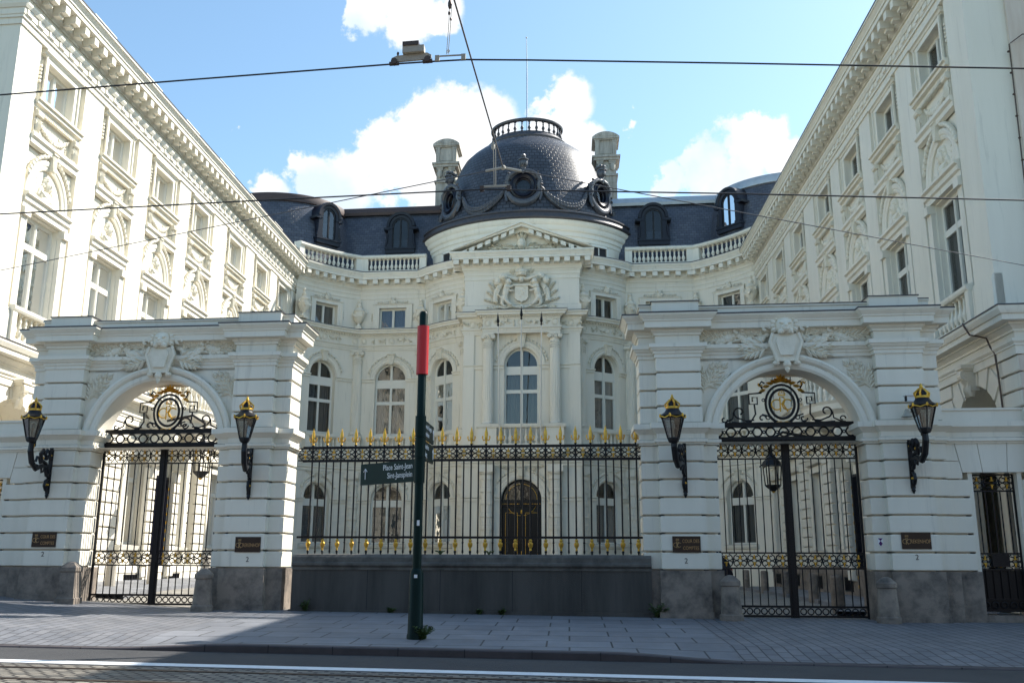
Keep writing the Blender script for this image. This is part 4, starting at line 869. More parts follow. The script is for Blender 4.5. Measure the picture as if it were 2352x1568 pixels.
# round dormers with helmets and swags of laurel
def domeR(z):
    for (r0, z0), (r1, z1) in zip(DP, DP[1:]):
        if z0 <= z <= z1: return r0 + (r1 - r0) * (z - z0) / (z1 - z0)
    return DP[0][0]
angs = [-1.9, -.95, 0, .95, 1.9]
def fdome(th): return lambda u, n, z: (XC + n * sin(th) + u * cos(th), DY - n * cos(th) + u * sin(th), z)
zo = 23.74
for th in angs[:]:
    if abs(th) > 1.5: continue
    f = fdome(th); oc = MB(f); r0 = 5.42
    oc.arch([(.42, r0 - .6), (.42, r0 + .3), (.48, r0 + .36), (.5, r0 + .5), (.66, r0 + .6), (.72, r0 + .5), (.82, r0 + .46), (.84, r0 + .2), (.84, r0 - 1.0)], 0, zo, 0, 2 * pi, 28, caps=False)
    oo = build('round_window', oc, 'navy_paint', dome)
    g = MB(f); g.add([(0, r0 + .25, zo)] + [(.5 * cos(2 * pi * i / 20), r0 + .25, zo + .5 * sin(2 * pi * i / 20)) for i in range(20)], [(0, i + 1, (i + 1) % 20 + 1) for i in range(20)]); build('pane', g, 'dormer_glass', oo)
    g = MB(f); g.blob((0, r0 - .2, zo), (.8, .05, .8)); build('room_back', g, 'room', oo)
    h = MB(f); S_ = .86
    h.arch([(.84, r0), (.82, r0 + .42), (.92, r0 + .54), (1.02, r0 + .42), (1.0, r0)], 0, zo, .5, pi - .5, 14)
    for e in (-1, 1):
        h.tube([(e * .16, r0 + .55, zo + .9), (e * .5, r0 + .55, zo + .86), (e * .84, r0 + .48, zo + .66), (e * 1.02, r0 + .4, zo + .34), (e * .92, r0 + .36, zo + .02), (e * 1.0, r0 + .34, zo - .2)], lambda t: .14 - .03 * sin(6 * t), 8)
        h.tube([(e * .5, r0 + .5, zo + .84), (e * .98, r0 + .5, zo + .62), (e * 1.1, r0 + .46, zo + .2)], lambda t: .1 - .03 * t, 7)
        for q in range(5): h.leaf((e * (.72 + .07 * q), zo + .72 - q * .19), pi / 2 - e * (1.0 + .3 * q), .34, .1, r0 + .4, .08)
        h.tube([(e * 1.02, r0 + .34, zo - .15), (e * 1.08, r0 + .38, zo - .55), (e * 1.0, r0 + .5, zo - .95)], lambda t: .13 - .07 * t, 7)
    h.blob((0, r0 + .52, zo + .92), (.3, .18, .14)); h.blob((0, r0 + .58, zo + .86), (.12, .12, .16))
    h.tube([(.98 * cos(a), r0 + .36 + .1 * sin((a - pi) * 1.0), zo - .08 + .98 * sin(a)) for a in [pi * 1.06 + pi * .88 * q / 14 for q in range(15)]], lambda t: .12 + .1 * sin(pi * t), 9)
    for q in range(30):
        a = pi * 1.08 + pi * .84 * q / 29; w_ = .1 + .09 * sin(pi * q / 29)
        for dd in (-1, 0, 1): h.blob(((.98 + dd * w_ * .8) * cos(a), r0 + .36 + w_ * (.95 - .4 * abs(dd)), zo - .08 + (.98 + dd * w_ * .8) * sin(a)), (w_ * .55, w_ * .4, w_ * .42), a + .7, 6, 4)
    build('laurel_surround', h, 'lead', oo)
    k = MB(f); zk = zo + 1.28; kr = r0 + .5
    k.lathe([(.1, -.35), (.16, -.22), (.14, -.12), (.24, -.02)], 0, kr, zk, 12); k.blob((0, kr, zk + .12), (.28, .3, .34), 0, 14, 9)
    k.tube([(-.3, kr + .08, zk + .3), (-.1, kr + .3, zk + .34), (.1, kr + .3, zk + .34), (.3, kr + .08, zk + .3)], .06, 6)
    for q in range(8): k.blob((0.05 * sin(q * 2), kr + .22 - q * .09, zk + .5 + .09 * sin(q * .45 + .4)), (.12, .09, .1), q * .5, 7, 4)
    ko = build('helmet', k, 'lead', oo)
    k = MB(f)
    for q in (-1.5, -.5, .5, 1.5): k.blob((q * .095, kr + .27 - abs(q) * .03, zk + .06), (.028, .03, .19), 0, 6, 4)
    build('visor_slots', k, 'room', ko)
for ta, tb in zip(angs[:-1], angs[1:]):
    for part in range(1):
        q = MB(); k = 34; a0, b0 = ta + .2, tb - .2; core = []
        for i in range(k + 1):
            t = i / k; th = a0 + (b0 - a0) * t; z = zo - .1 - 1.22 * (1 - (2 * t - 1) ** 2); r = domeR(z) + .12; s = .12 + .12 * sin(pi * t); core.append((XC + r * sin(th), DY - r * cos(th), z))
            for dd in (-.75, 0, .75): q.blob((XC + (r + s * (.8 - .35 * abs(dd))) * sin(th), DY - (r + s * (.8 - .35 * abs(dd))) * cos(th), z + dd * s), (s * .5, s * .5, s * .42), (.7 if i % 2 else -.7), 6, 4)
        q.tube(core, lambda t: .12 + .12 * sin(pi * t), 9)
        build('garland', q, 'lead', dome)
# ---------------------------------------------------------------- chimneys
for e in (-1, 1):
    f = lambda u, n, z: (XC + (5.32 if e > 0 else -5.62) + u, 70.0 - n, z - .42)
    c = MB(f); c.box(-.68, .68, -1.9, 0, 20, 27.0); c.box(-.72, .72, -1.94, .05, 20, 24.0)
    for q in range(7): c.box(-.7, .7, -1.92, .015, 24.1 + q * .4, 24.1 + q * .4 + .36)
    c.box(-.78, .78, -2, .1, 26.95, 27.1); c.box(-.66, .66, -1.85, -.05, 27.1, 28.0)
    for x in (-.42, .42):
        c.blob((x, -.0, 27.6), (.2, .15, .3)); c.tube([(x - .22, .02, 27.85), (x + .22, .02, 27.85)], .09, 8); c.box(x - .24, x + .24, -.3, .12, 27.9, 28.02)
    c.ring((0, 27.55), .17, -.02, .05, 14); c.blob((0, -.05, 27.55), (.13, .07, .13))
    c.box(-.86, .86, -2.1, .2, 28.02, 28.2); c.box(-.95, .95, -2.2, .3, 28.2, 28.32)
    c.box(-.7, .7, -1.9, .0, 28.32, 29.45); c.box(-.42, .42, -.02, .03, 28.5, 29.25)
    for x in (-.58, .58): c.prism([(x - .12, 28.4), (x + .12, 28.4), (x + .15, 29.35), (x - .15, 29.35)], -.05, .1); c.box(x - .16, x + .16, -.05, .12, 29.3, 29.42)
    c.box(-.82, .82, -2.05, .14, 29.44, 29.52); c.box(-.92, .92, -2.15, .22, 29.52, 29.64)
    seg = [(.92 * sin(a) / sin(.75), 29.64 + .92 * (cos(a) - cos(.75)) / sin(.75)) for a in [-.75 + 1.5 * i / 12 for i in range(13)]]
    c.prism(seg, -2.15, .22); c.prism([(x * .8, 29.66 + (z - 29.64) * .72) for x, z in seg], .2, .24)
    c.scroll((-.4, 29.74), .08, .03, 0, 5, .25, .03); c.scroll((.4, 29.74), .08, .03, 0, 5, .25, .03)
    build('chimney', c, 'chimney_stone', palace)
# ---------------------------------------------------------------- slate roofs: mansards either side and round pavilion roofs at the corners
for e in (-1, 1):
    x0, x1 = sorted((XC + e * 5.2, XC + e * 13.5))
    mb = MB(); prof = [(65.5, 19.2), (65.9, 20.4), (66.5, 22.0), (67.2, 23.5), (67.4, 23.65)]; uvl = []; R = []; L = 0
    for i, (y, z) in enumerate(prof):
        if i: L += hypot(y - prof[i - 1][0], z - prof[i - 1][1])
        R.append([(x0, y, z), (x1, y, z)]); uvl += [(x0, L), (x1, L)]
    mb.grid(R); build('mansard_roof', mb, 'slate', palace, uv=uvl)
    r = MB(); r.map = lambda u, n, z: (u, n, z)
    r.sweep([(67.0, 23.5), (66.95, 23.68), (67.1, 24.02), (67.5, 24.1), (67.6, 23.5)], x0, x1, 1); build('ridge_capping', r, 'ridge_copper' if e < 0 else 'zinc', palace)
    fl = MB(); fl.box(x0 - 5, x1 + 5, 67.5, 80, 23.4, 23.6); build('flat_roof', fl, 'lead_dark', palace)
    lf = MB(); lf.box(min(XC + e * 6.3, XC + e * 17), max(XC + e * 6.3, XC + e * 17), 65.4, 67, 19.02, 19.25); build('lead_flat', lf, 'lead', palace)
    cx, cy = XC + e * 16.6, 67.5
    mb, uvl = rev([(5.55, 19.1), (5.45, 20.1), (5.25, 21.2), (5.0, 22.3), (4.75, 23.1), (4.52, 23.5)], 64, 0, 2 * pi, cx, cy); build('pavilion_roof', mb, 'slate', palace, uv=uvl)
    r = MB(lambda u, n, z: (cx + u, cy + n, z)); r.lathe([(4.4, 23.4), (4.68, 23.45), (4.70, 23.65), (4.6, 23.95), (4.3, 24.05), (3.0, 24.15), (.2, 24.3)], 0, 0, 0, 64); build('ridge_capping', r, 'ridge_copper' if e < 0 else 'zinc', palace)
def dormer(f):
    d = MB(f); hw = .56
    for e in (-1, 1):
        d.box(e * .68 - .14, e * .68 + .14, -1.6, .1, .0, 1.42); d.box(e * .7 - .2, e * .7 + .2, -.1, .16, -.02, .18); d.box(e * .72 - .2, e * .72 + .2, -1.5, .14, 1.26, 1.42)
        d.prism([(e * .72, 1.42), (e * 1.12, 1.34), (e * 1.1, 1.22), (e * .72, 1.2)], -1.4, .16); d.tube([(e * .95, .1, .1), (e * .86, .1, .5), (e * .84, .1, .9)], .07, 6)
    d.box(-.95, .95, -.3, .14, -.3, -.02); d.box(-1.0, 1.0, -.3, .2, -.06, .04)
    d.arch([(.56, -1.6), (.56, .1), (.72, .12), (.76, .2), (.92, .22), (.94, .1), (.94, -1.6)], 0, 1.42, seg=18)
    o = build('dormer', d, 'navy_paint', palace)
    g = MB(f); g.grid([[(-.56, .0, .02), (-.56, .0, 1.42)], [(.56, 0, .02), (.56, 0, 1.42)]]); g.add([(0, 0, 1.42)] + [(.56 * cos(pi * i / 12), 0, 1.42 + .56 * sin(pi * i / 12)) for i in range(13)], [(0, i + 1, i + 2) for i in range(12)]); build('pane', g, 'dormer_glass', o)
    g = MB(f); g.box(-.05, .05, .0, .07, 0, 1.96); g.box(-.55, .55, .0, .05, .0, .08); g.arch([(.46, 0), (.46, .05), (.56, .05), (.56, 0)], 0, 1.42, seg=14); g.box(-.56, -.46, 0, .05, 0, 1.42); g.box(.46, .56, 0, .05, 0, 1.42); build('casement', g, 'iron', o)
    g = MB(f); g.box(-.6, .6, -.4, -.36, 0, 2.0); build('room_back', g, 'room', o)
for e in (-1, 1):
    dormer(lambda u, n, z: (XC + e * 8.0 + u, 66.0 - n, 20.95 + z))
    an = atan2(-3.3, -e * 4.2); cx, cy = XC + e * 16.6, 67.5
    dormer(lambda u, n, z: (cx + (5.35 + n) * cos(an) - u * sin(an), cy + (5.35 + n) * sin(an) + u * cos(an), 21.15 + z))
# ---------------------------------------------------------------- ground
def kerb_h(x):
    a = min(1, max(0, (x + 5.2) / 1.9)); b = min(1, max(0, (5.4 - x) / 1.7)); return .025 + .105 * a * b
def zroad(x): return 0.095 - 0.007 * x
def zpave(x, y):
    t = min(1, max(0, (y - 19.4) / 1.6)); edge = zroad(x) + kerb_h(x)
    return edge * (1 - t) + gz(x, y) * t
xs = [-60, -30] + [-20 + i * .5 for i in range(0, 81)] + [30, 60]
ys = [19.55, 19.8, 20.1, 20.5, 21, 22, 23.5, 25, 26.5, 27.0, 27.9]
pv, sl, sr = MB(), MB(), MB()
for i in range(len(xs) - 1):
    xa, xb = xs[i], xs[i + 1]; tgt = sl if xb <= -5 else (sr if xa >= 5.5 else pv)
    tgt.grid([[(xa, y, zpave(xa, y)) for y in ys], [(xb, y, zpave(xb, y)) for y in ys]])
struct('pavement', pv, 'slabs'); struct('driveway', sl, 'setts'); struct('driveway', sr, 'setts')
kb = MB(); kb.grid([[(x, 19.33, -.2), (x, 19.33, zroad(x) + kerb_h(x) - .02), (x, 19.35, zroad(x) + kerb_h(x)), (x, 19.56, zroad(x) + kerb_h(x) + .006), (x, 19.56, -.2)] for x in xs]); 
x = -30
struct('kerb', kb, 'kerbstone')
kj = MB()
for x in [-16 + i * 1.13 for i in range(32)]: kj.box(x - .006, x + .006, 19.324, 19.36, zroad(x) - .05, zroad(x) + kerb_h(x) + .003)
struct('kerb_joints', kj, 'room')
rd = MB(); rd.grid([[(x, y, zroad(x)) for y in (19.45, 16.55)] for x in (-300, -30, 0, 30, 300)]); struct('road', rd, 'asphalt')
cb = MB(); cb.grid([[(x, y, zroad(x)) for y in (16.55, 8, 0, -40)] for x in (-60, -30, 0, 30, 60)]); struct('tramway_cobbles', cb, 'cobbles')
ln = MB(); ln.grid([[(x, y, zroad(x) + .005) for y in (16.68, 17.12)] for x in (-60, -30, 0, 30, 60)]); struct('road_marking', ln, 'line_paint')
for y in (15.95, 14.5):
    tr = MB()
    for a, b in ((0, .055), (.09, .125)): tr.grid([[(x, y + a, zroad(x) + .004), (x, y + a, zroad(x) + .010), (x, y + b, zroad(x) + .010), (x, y + b, zroad(x) + .004)] for x in (-60, 0, 60)])
    struct('tram_rail', tr, 'rail_steel')
    gv = MB(); gv.grid([[(x, y + .055, zroad(x) + .005), (x, y + .09, zroad(x) + .005)] for x in (-60, 0, 60)]); struct('rail_groove', gv, 'room')
gd = MB(); gd.grid([[(x, y, -.25) for y in (-400, 400)] for x in (-400, 400)]); struct('ground', gd, 'asphalt')
ct = MB(); cz_ = lambda x: gz(x, 27.6)
ct.grid([[(x, y, cz_(x) - .0) for y in (27.8, 70)] for x in (-20, -13, -10, -7, 0, 7, 13, 20)]); struct('courtyard', ct, 'court_paving')
for s in (-1, 1):
    fp = MB(); fp.grid([[(s * 13.5, y, cz_(s * 13.5) + .12), (s * x, y, cz_(s * x) + .12), (s * x, y, cz_(s * x) - .05)] for y, x in ((29.5, 9.3), (32, 9.9), (36, 10.6), (42, 11.0), (60, 11.2))]); struct('courtyard_footpath', fp, 'slabs')
# ---------------------------------------------------------------- stone gateways
YF = 27.2
GX = {-1: -7.97, 1: 8.04}
def rust(mb, u0, u1, n0, n1, joints):
    mb.box(u0 + .11, u1 - .11, n0 + .11, n1 - .11, joints[0], joints[-1])
    for zb, zt in zip(joints[:-1], joints[1:]):
        mb.path([(-.12, zb + .018), (-.02, zb + .02), (0, zb + .038), (0, zt - .038), (-.02, zt - .02), (-.12, zt - .018)], [(u0, n0), (u0, n1), (u1, n1), (u1, n0)], closed=True)
JL = [1.47] + [4.43 - .423 * (6 - i) for i in range(7)]; JU = [4.93, 5.35, 5.77, 6.19, 6.6]
ENTG = [(-.1, 6.56), (.03, 6.56), (.03, 6.66), (.06, 6.66), (.06, 6.70), (.12, 6.76), (.12, 6.79), (.16, 6.80), (.16, 6.90), (.0, 6.90), (.0, 7.12), (.04, 7.12), (.04, 7.17), (.10, 7.22), (.10, 7.26), (.27, 7.28), (.27, 7.44), (.30, 7.44), (.30, 7.47), (.38, 7.56), (.38, 7.58), (.40, 7.58), (.40, 7.63), (-.3, 7.66)]
IMP = [(-.06, 4.42), (.04, 4.42), (.04, 4.47), (.09, 4.47), (.09, 4.54), (.03, 4.56), (.03, 4.68), (.06, 4.70), (.14, 4.80), (.17, 4.80), (.17, 4.93), (-.06, 4.95)]
def gateway(s):
    cx = GX[s]; f = front(cx, YF)
    t = thing('gateway', (cx, YF - .7, gz(cx, YF)), 'sunlit-edged cream stone gateway arch with lion mask, in front of the bright wing' if s < 0 else 'fully shaded cream stone gateway arch with lion mask, next to a small side door', 'gateway', 'stone gateways to the courtyard')
    for e in (-1, 1):
        p = MB(f)
        q = lambda a, b: (min(e * a, e * b), max(e * a, e * b))
        a, b = q(2.07, 3.15); rust(p, a, b, -1.3, 0, JL); rust(p, a, b, -1.3, 0, JU)
        a, b = q(3.05, 3.55); rust(p, a, b, -1.28, -.25, JL); rust(p, a, b, -1.28, -.25, JU)
        a, b = q(1.74, 2.15); rust(p, a, b, -1.15, -.22, JL)
        build('pier', p, 'stucco', t)
    ap = MB(f); hole(ap, -2.1, 2.1, 4.5, 6.62, -.3, 0, 1.72, 4.5, 4.56, arch=1.72, dep=.8); ap.grid([[(-2.1, -1.1, 6.6), (-2.1, -1.1, 6.2)], [(2.1, -1.1, 6.6), (2.1, -1.1, 6.2)]])
    hole(ap, -2.1, 2.1, 4.5, 6.62, -1.1, 0, 1.72, 4.5, 4.56, arch=1.72, dep=.05)
    ap.arch([(1.70, -.32), (1.70, -.2), (1.76, -.16), (1.86, -.16), (1.88, -.2), (1.93, -.13), (2.0, -.1), (2.06, -.14), (2.06, -.32)], 0, 4.56, .12, pi - .12, 32)
    ap.box(-2.1, 2.1, -1.1, -.3, 6.5, 7.6)
    build('arch', ap, 'stucco', t)
    c = MB(f); P = [(-3.55, -1.3), (-3.55, -.25), (-3.15, -.25), (-3.15, 0), (-2.07, 0), (-2.07, -.3), (2.07, -.3), (2.07, 0), (3.15, 0), (3.15, -.25), (3.55, -.25), (3.55, -1.3)]
    c.path(ENTG, P)
    c.box(-3.5, 3.5, -1.3, -.3, 7.5, 7.63)
    c.path(ENTG, [(3.5, -1.2), (-3.5, -1.2)])
    build('cornice', c, 'stucco', t)
    c = MB(f); c.path([(.36, 7.625), (.415, 7.62), (.415, 7.655), (.0, 7.68)], P); build('lead_flashing', c, 'lead_dark', t)
    im = MB(f)
    im.box(-3.5, -1.76, -1.25, -.3, 4.43, 4.94)
    im.path(IMP, [(-3.55, -1.3), (-3.55, -.25), (-3.15, -.25), (-3.15, 0), (-2.07, 0), (-2.07, -.22), (-1.72, -.22), (-1.72, -1.2)]); build('impost', im, 'stucco', t)
    im = MB(f); im.box(1.76, 3.5, -1.25, -.3, 4.43, 4.94)
    im.path(IMP, [(1.72, -1.2), (1.72, -.22), (2.07, -.22), (2.07, 0), (3.15, 0), (3.15, -.25), (3.55, -.25), (3.55, -1.3)])
    build('impost', im, 'stucco', t)
    pr = MB(f); pr.box(-2.1, 2.1, -.9, -.3, 7.62, 7.86); pr.box(-2.1, 2.1, -.95, -.26, 7.86, 7.9)
    for e in (-1, 1):
        a, b = min(e * 2.05, e * 3.2), max(e * 2.05, e * 3.2); pr.box(a, b, -1.15, -.08, 7.62, 7.98); pr.box(a - .01, b + .01, -1.2, -.07, 7.98, 8.0)
        a, b = min(e * 3.2, e * 3.5), max(e * 3.2, e * 3.5); pr.box(a, b, -1.1, -.3, 7.62, 7.92); pr.box(a - .03, b + .03, -1.12, -.27, 7.92, 7.96)
    build('parapet', pr, 'stucco', t)
    pr = MB(f); pr.box(-2.1, 2.1, -.96, -.25, 7.9, 7.925)
    for e in (-1, 1): a, b = min(e * 2.05, e * 3.2), max(e * 2.05, e * 3.2); pr.box(a - .03, b + .03, -1.22, -.05, 8.0, 8.025); a, b = min(e * 3.24, e * 3.52), max(e * 3.24, e * 3.52); pr.box(a, b, -1.14, -.26, 7.96, 7.985)
    build('lead_capping', pr, 'lead_dark', t)
    for e in (-1, 1):
        pl = MB(f)
        for a, b, n in ((2.03, 3.2, .04), (3.2, 3.6, -.2), (1.70, 2.03, -.17)): a, b = min(e * a, e * b), max(e * a, e * b); pl.box(a, b, -1.34, n, -.1, 1.47)
        a, b = min(e * 2.0, e * 3.24), max(e * 2.0, e * 3.24); pl.box(a, b, -1.3, .07, -.1, gz(cx + e * 2.6, YF) + .14)
        build('plinth', pl, 'bluestone', t)
    k = MB(f)                                             # lion mask on a cartouche between two laurel swags
    n0 = -.16
    k.prism([(-.3, 7.1), (.3, 7.1), (.36, 6.9), (.27, 6.62), (.2, 6.42), (-.2, 6.42), (-.27, 6.62), (-.36, 6.9)], -.3, n0 + .16)
    k.prism([(-.2, 7.02), (.2, 7.02), (.24, 6.9), (.15, 6.56), (-.15, 6.56), (-.24, 6.9)], -.3, n0 + .22)
    for e in (-1, 1): k.tube([(e * .3, n0 + .16, 7.12), (e * .38, n0 + .16, 6.9), (e * .27, n0 + .16, 6.6), (e * .22, n0 + .16, 6.4)], .045, 7); k.blob((e * .25, n0 + .1, 6.38), (.09, .1, .07)); k.scroll((e * .45, 7.25), .1, .03, 0, 5, n0 + .1, .04)
    k.blob((0, n0 + .1, 7.3), (.24, .2, .24), 0, 12, 7); k.blob((0, n0 + .26, 7.22), (.13, .12, .1), 0, 8, 5); k.blob((0, n0 + .3, 7.28), (.06, .1, .06))
    for e in (-1, 1): k.blob((e * .1, n0 + .27, 7.36), (.06, .06, .035), e * .3); k.blob((e * .1, n0 + .24, 7.15), (.1, .1, .07), -e * .6)
    for q in range(12): a = pi * (-.15 + 1.3 * q / 11); k.blob((.27 * cos(a), n0 + .08, 7.33 + .24 * sin(a)), (.1, .12, .08), a, 7, 4)
    k.blob((0, n0 + .16, 6.34), (.1, .12, .1)); k.leaf((0, 6.32), -pi / 2, .2, .07, n0 + .15, .05)
    build('lion_mask', k, 'ornament', t)
    for e in (-1, 1):
        o = MB(f)
        swag(o, (e * .42, 7.12), (e * 1.15, 7.2), .22, -.26, .085, 11); swag(o, (e * 1.15, 7.2), (e * 1.62, 6.98), .06, -.26, .075, 6); o.scroll((e * 1.12, 7.22), .12, .03, 0, 5, -.16, .04)
        for q in range(6): sprig(o, (e * (.45 + q * .22), 6.98 + .03 * (q % 2)), pi / 2 - e * (.85 + .12 * q), .6, -.27, 1.7, 4)
        sprig(o, (e * 1.25, 7.05), pi / 2 - e * 1.4, .75, -.27, 1.6, 5); sprig(o, (e * .42, 6.78), pi / 2 - e * 1.9, .5, -.16, 1.5, 4); sprig(o, (e * .4, 6.9), pi / 2 - e * 1.7, .65, -.2, 1.5, 4)
        for q in range(9): o.blob((e * (1.42 + random.uniform(-.14, .14)), -.22, 6.95 + random.uniform(-.1, .1)), (.055, .06, .055), 0, 6, 4)
        for an, L in ((.3, .62), (-.05, .5), (.7, .75), (1.15, .85), (.5, .7)): sprig(o, (e * 1.98, 5.72 + .12 * an), pi / 2 + e * (an + .05), L, -.3, 1.15, 5)
        build('laurel_relief', o, 'ornament', t)
    return t
for s in (-1, 1): gateway(s)
# ---------------------------------------------------------------- iron work
def band(ir, go, u0, u1, z0, z1, k, n=0.0, mid=True):
    ir.box(u0, u1, n - .02, n + .02, z0 - .018, z0 + .018); ir.box(u0, u1, n - .02, n + .02, z1 - .018, z1 + .018)
    h = z1 - z0; w = (u1 - u0) / k
    for i in range(k):
        c = u0 + w * (i + .5); zc = (z0 + z1) / 2; r = min(w * .27, h * .23)
        for ez in (-1, 1):
            for e in (-1, 1): ir.scroll((c + e * w * .22, zc + ez * h * .2), r, r * .35, (0 if e > 0 else pi), (0 if e > 0 else pi) + e * ez * -5.2, n, .014, 10)
            ir.tube([(c - w * .48, n, zc), (c - w * .42, n, zc + ez * h * .28), (c - w * .22, n, zc + ez * h * .42)], .014, 4); ir.tube([(c + w * .48, n, zc), (c + w * .42, n, zc + ez * h * .28), (c + w * .22, n, zc + ez * h * .42)], .014, 4)
            if ez < 0 and isinstance(go, list): go.append(MB(ir.map))
            g_ = go[-1] if isinstance(go, list) else go
            g_.blob((c, n + .02, zc + ez * h * .24), (.022, .03, .06), 0, 6, 4); g_.blob((c, n + .02, zc + ez * h * .13), (w * .16, .025, .018), 0, 6, 4)
def iron_gate(s):
    cx = GX[s]; f = front(cx, 28.15); zb = .50 if s < 0 else .36
    t = thing('iron_gate', (cx, 28.15, zb), 'black and gold wrought iron double gate backed by sunlit walls' if s < 0 else 'black and gold wrought iron double gate with a dim courtyard behind it', 'gate', 'courtyard gates')
    W_ = 1.71
    for e in (-1, 1):
        a, b = (-W_, -.045) if e < 0 else (.045, W_)
        ir, go = MB(f), []
        ir.box(a, a + .055, -.03, .03, zb, 4.6); ir.box(b - .055, b, -.03, .03, zb, 4.6)
        for z in (zb + .06, zb + .28): ir.box(a, b, -.025, .025, z - .025, z + .025)
        k = 9
        for i in range(k): ir.ring((a + .07 + (b - a - .14) * (i + .5) / k, zb + .17), .07, 0, .016, 12)
        for i in range(1, k): x = a + (b - a) * i / k; ir.box(x - .012, x + .012, -.012, .012, zb + .28, 1.5); ir.box(x - .012, x + .012, -.012, .012, 1.88, 4.14)
        band(ir, go, a, b, 1.52, 1.88, 5); band(ir, go, a, b, 4.14, 4.55, 5); ir.box(a, b, -.03, .03, 4.55, 4.62)
        lf = build('gate_leaf', ir, 'iron', t); [build('gold_fleuron', g1, 'gold', lf) for g1 in go]
    ps = MB(f); ps.box(-.04, .04, -.05, .05, zb - .08, 4.6); ps.box(-.07, .07, -.06, .06, zb - .1, zb + .08); ps.box(-.075, .075, -.06, .06, 1.6, 1.8)
    build('meeting_post', ps, 'iron', t)
    ir = MB(f); ir.box(-1.78, 1.78, -.07, .07, 4.6, 4.68); ir.box(-1.78, 1.78, -.1, .1, 4.92, 5.0); ir.box(-1.78, 1.78, -.13, .13, 5.0, 5.03)
    for i in range(11):
        c = -1.6 + 3.2 * i / 10; ir.ring((c, 4.8), .112, 0, .022, 14)
        if i < 10:
            for z in (4.8,): ir.ring((c + .16, z), .035, 0, .016, 8)
    build('transom', ir, 'iron', t)
    c = MB(f); go = MB(f); zc = 5.5
    c.ring((0, zc), .40, 0, .03, 28, 1.2, 6); c.ring((0, zc), .30, 0, .035, 28, 1.22, 6)
    for e in (-1, 1):
        c.tube([(e * .44, 0, zc + .35), (e * .52, 0, zc + .5), (e * .47, 0, zc + .57), (e * .40, 0, zc + .52)], .022, 5); c.tube([(e * .44, 0, zc + .36), (e * .5, 0, zc + .28), (e * .8, 0, zc + .26), (e * .8, 0, zc + .0), (e * .6, 0, zc + .0), (e * .6, 0, zc + .17), (e * .72, 0, zc + .17), (e * .72, 0, zc + .06)], .022, 5)
        c.tube([(e * .68, 0, zc + .0), (e * .66, 0, zc - .25), (e * .78, 0, zc - .44), (e * 1.0, 0, zc - .47), (e * 1.25, 0, zc - .45)], .022, 5)
        c.scroll((e * 1.05, zc - .2), .16, .05, -pi / 2 if e > 0 else -pi / 2, -pi / 2 + e * 6.0, 0, .022, 16); c.tube([(e * 1.05, 0, zc - .36), (e * .9, 0, zc - .42), (e * .7, 0, zc - .40)], .02, 5); c.tube([(e * 1.2, 0, zc - .2), (e * 1.22, 0, zc - .36), (e * 1.4, 0, zc - .45), (e * 1.5, 0, zc - .46)], .02, 5)
        c.scroll((e * 1.43, zc - .38), .08, .03, 0, e * 5, 0, .018, 10); c.scroll((e * .5, zc - .36), .1, .03, 0, -e * 5, 0, .02, 12); c.tube([(e * .2, 0, zc - .45), (e * .35, 0, zc - .3), (e * .5, 0, zc - .26)], .02, 5); c.ring((e * .36, zc - .34), .05, 0, .014, 8)
        c.ring((e * .45, zc + .1), .035, 0, .014, 8)
    build('crest', c, 'iron', t)
    for e in (-1, 1):
        go.scroll((e * .13, zc - .02), .13, .13, .75, 2 * pi - .75, .01, .018, 14)
        for q in range(4): go.leaf((e * (.08 + .1 * q), zc + .53 - .035 * q * q * .5), (pi / 2 - e * (1.2 + .25 * q)), .2, .05, .0, .05)
        go.scroll((e * .52, zc + .5), .06, .03, 0, e * 4, .01, .018, 8); go.leaf((0, zc - .5), pi / 2 - e * 1.3, .18, .05, .0, .05)
    go.tube([(-.05, .02, zc - .2), (-.05, .02, zc + .16), (.03, .02, zc + .17), (.08, .02, zc + .1), (.03, .02, zc + .0), (-.05, .02, zc + .0)], .018, 5); go.tube([(.02, .02, zc), (.13, .02, zc - .2)], .018, 5)
    for q in range(5): a = pi / 2 + (q - 2) * .55; go.leaf((0, zc + .55), a, .2, .06, .01, .05)
    for q in range(5): go.blob((-.08 + .04 * q, .01, zc + .26 + .015 * (2 - abs(q - 2))), (.014, .02, .03), 0, 5, 3)
    go.box(-.09, .09, 0, .02, zc + .2, zc + .23); go.ring((0, zc + .27), .075, .01, .008, 12, .8)
    go.blob((0, .02, zc - .5), (.07, .04, .05))
    build('monogram', go, 'gold', t)
for s in (-1, 1): iron_gate(s)
# fence wall and railing
f = front(0.1, 27.35)
bw = thing('boundary_wall', (0.1, 27.6, gz(0, 27)), 'low stained dark stone wall with moulded coping under the gilt railing', 'wall')
q = MB(f)
q.box(-4.2, 4.55, -.6, 0, -.1, 1.46)
build('wall', q, 'dark_stone', bw)
q = MB(f); q.sweep([(-.65, 1.44), (.03, 1.44), (.03, 1.5), (.1, 1.55), (.1, 1.6), (.05, 1.63), (.05, 1.74), (.0, 1.8), (-.6, 1.82)], -4.2, 4.55); build('coping', q, 'coping_stone', bw)
q = MB(f); q.box(-4.25, 4.6, -.6, .04, -.1, .50); build('footing', q, 'dark_stone', bw)
for x in (-2.3, -.5, 1.25, 2.9):
    q = MB(f); q.box(x - .007, x + .007, -.1, .004, .5, 1.44); build('joint', q, 'room', bw)
rl = thing('iron_railing', (0.1, 27.75, 1.82), 'black iron railing with gilded spearheads standing on the dark wall', 'railing')
f = front(0.1, 27.75)
U0, U1 = -4.18, 4.48; NF = 23; w = .3735; us = -3.93
q = MB(f)
q.box(U0, U1, -.025, .025, 4.45, 4.50); q.box(U0, U1, -.025, .025, 4.10, 4.145); q.box(U0 - .05, U1 + .05, -.03, .03, 2.20, 2.255)
build('rail', q, 'iron', rl)
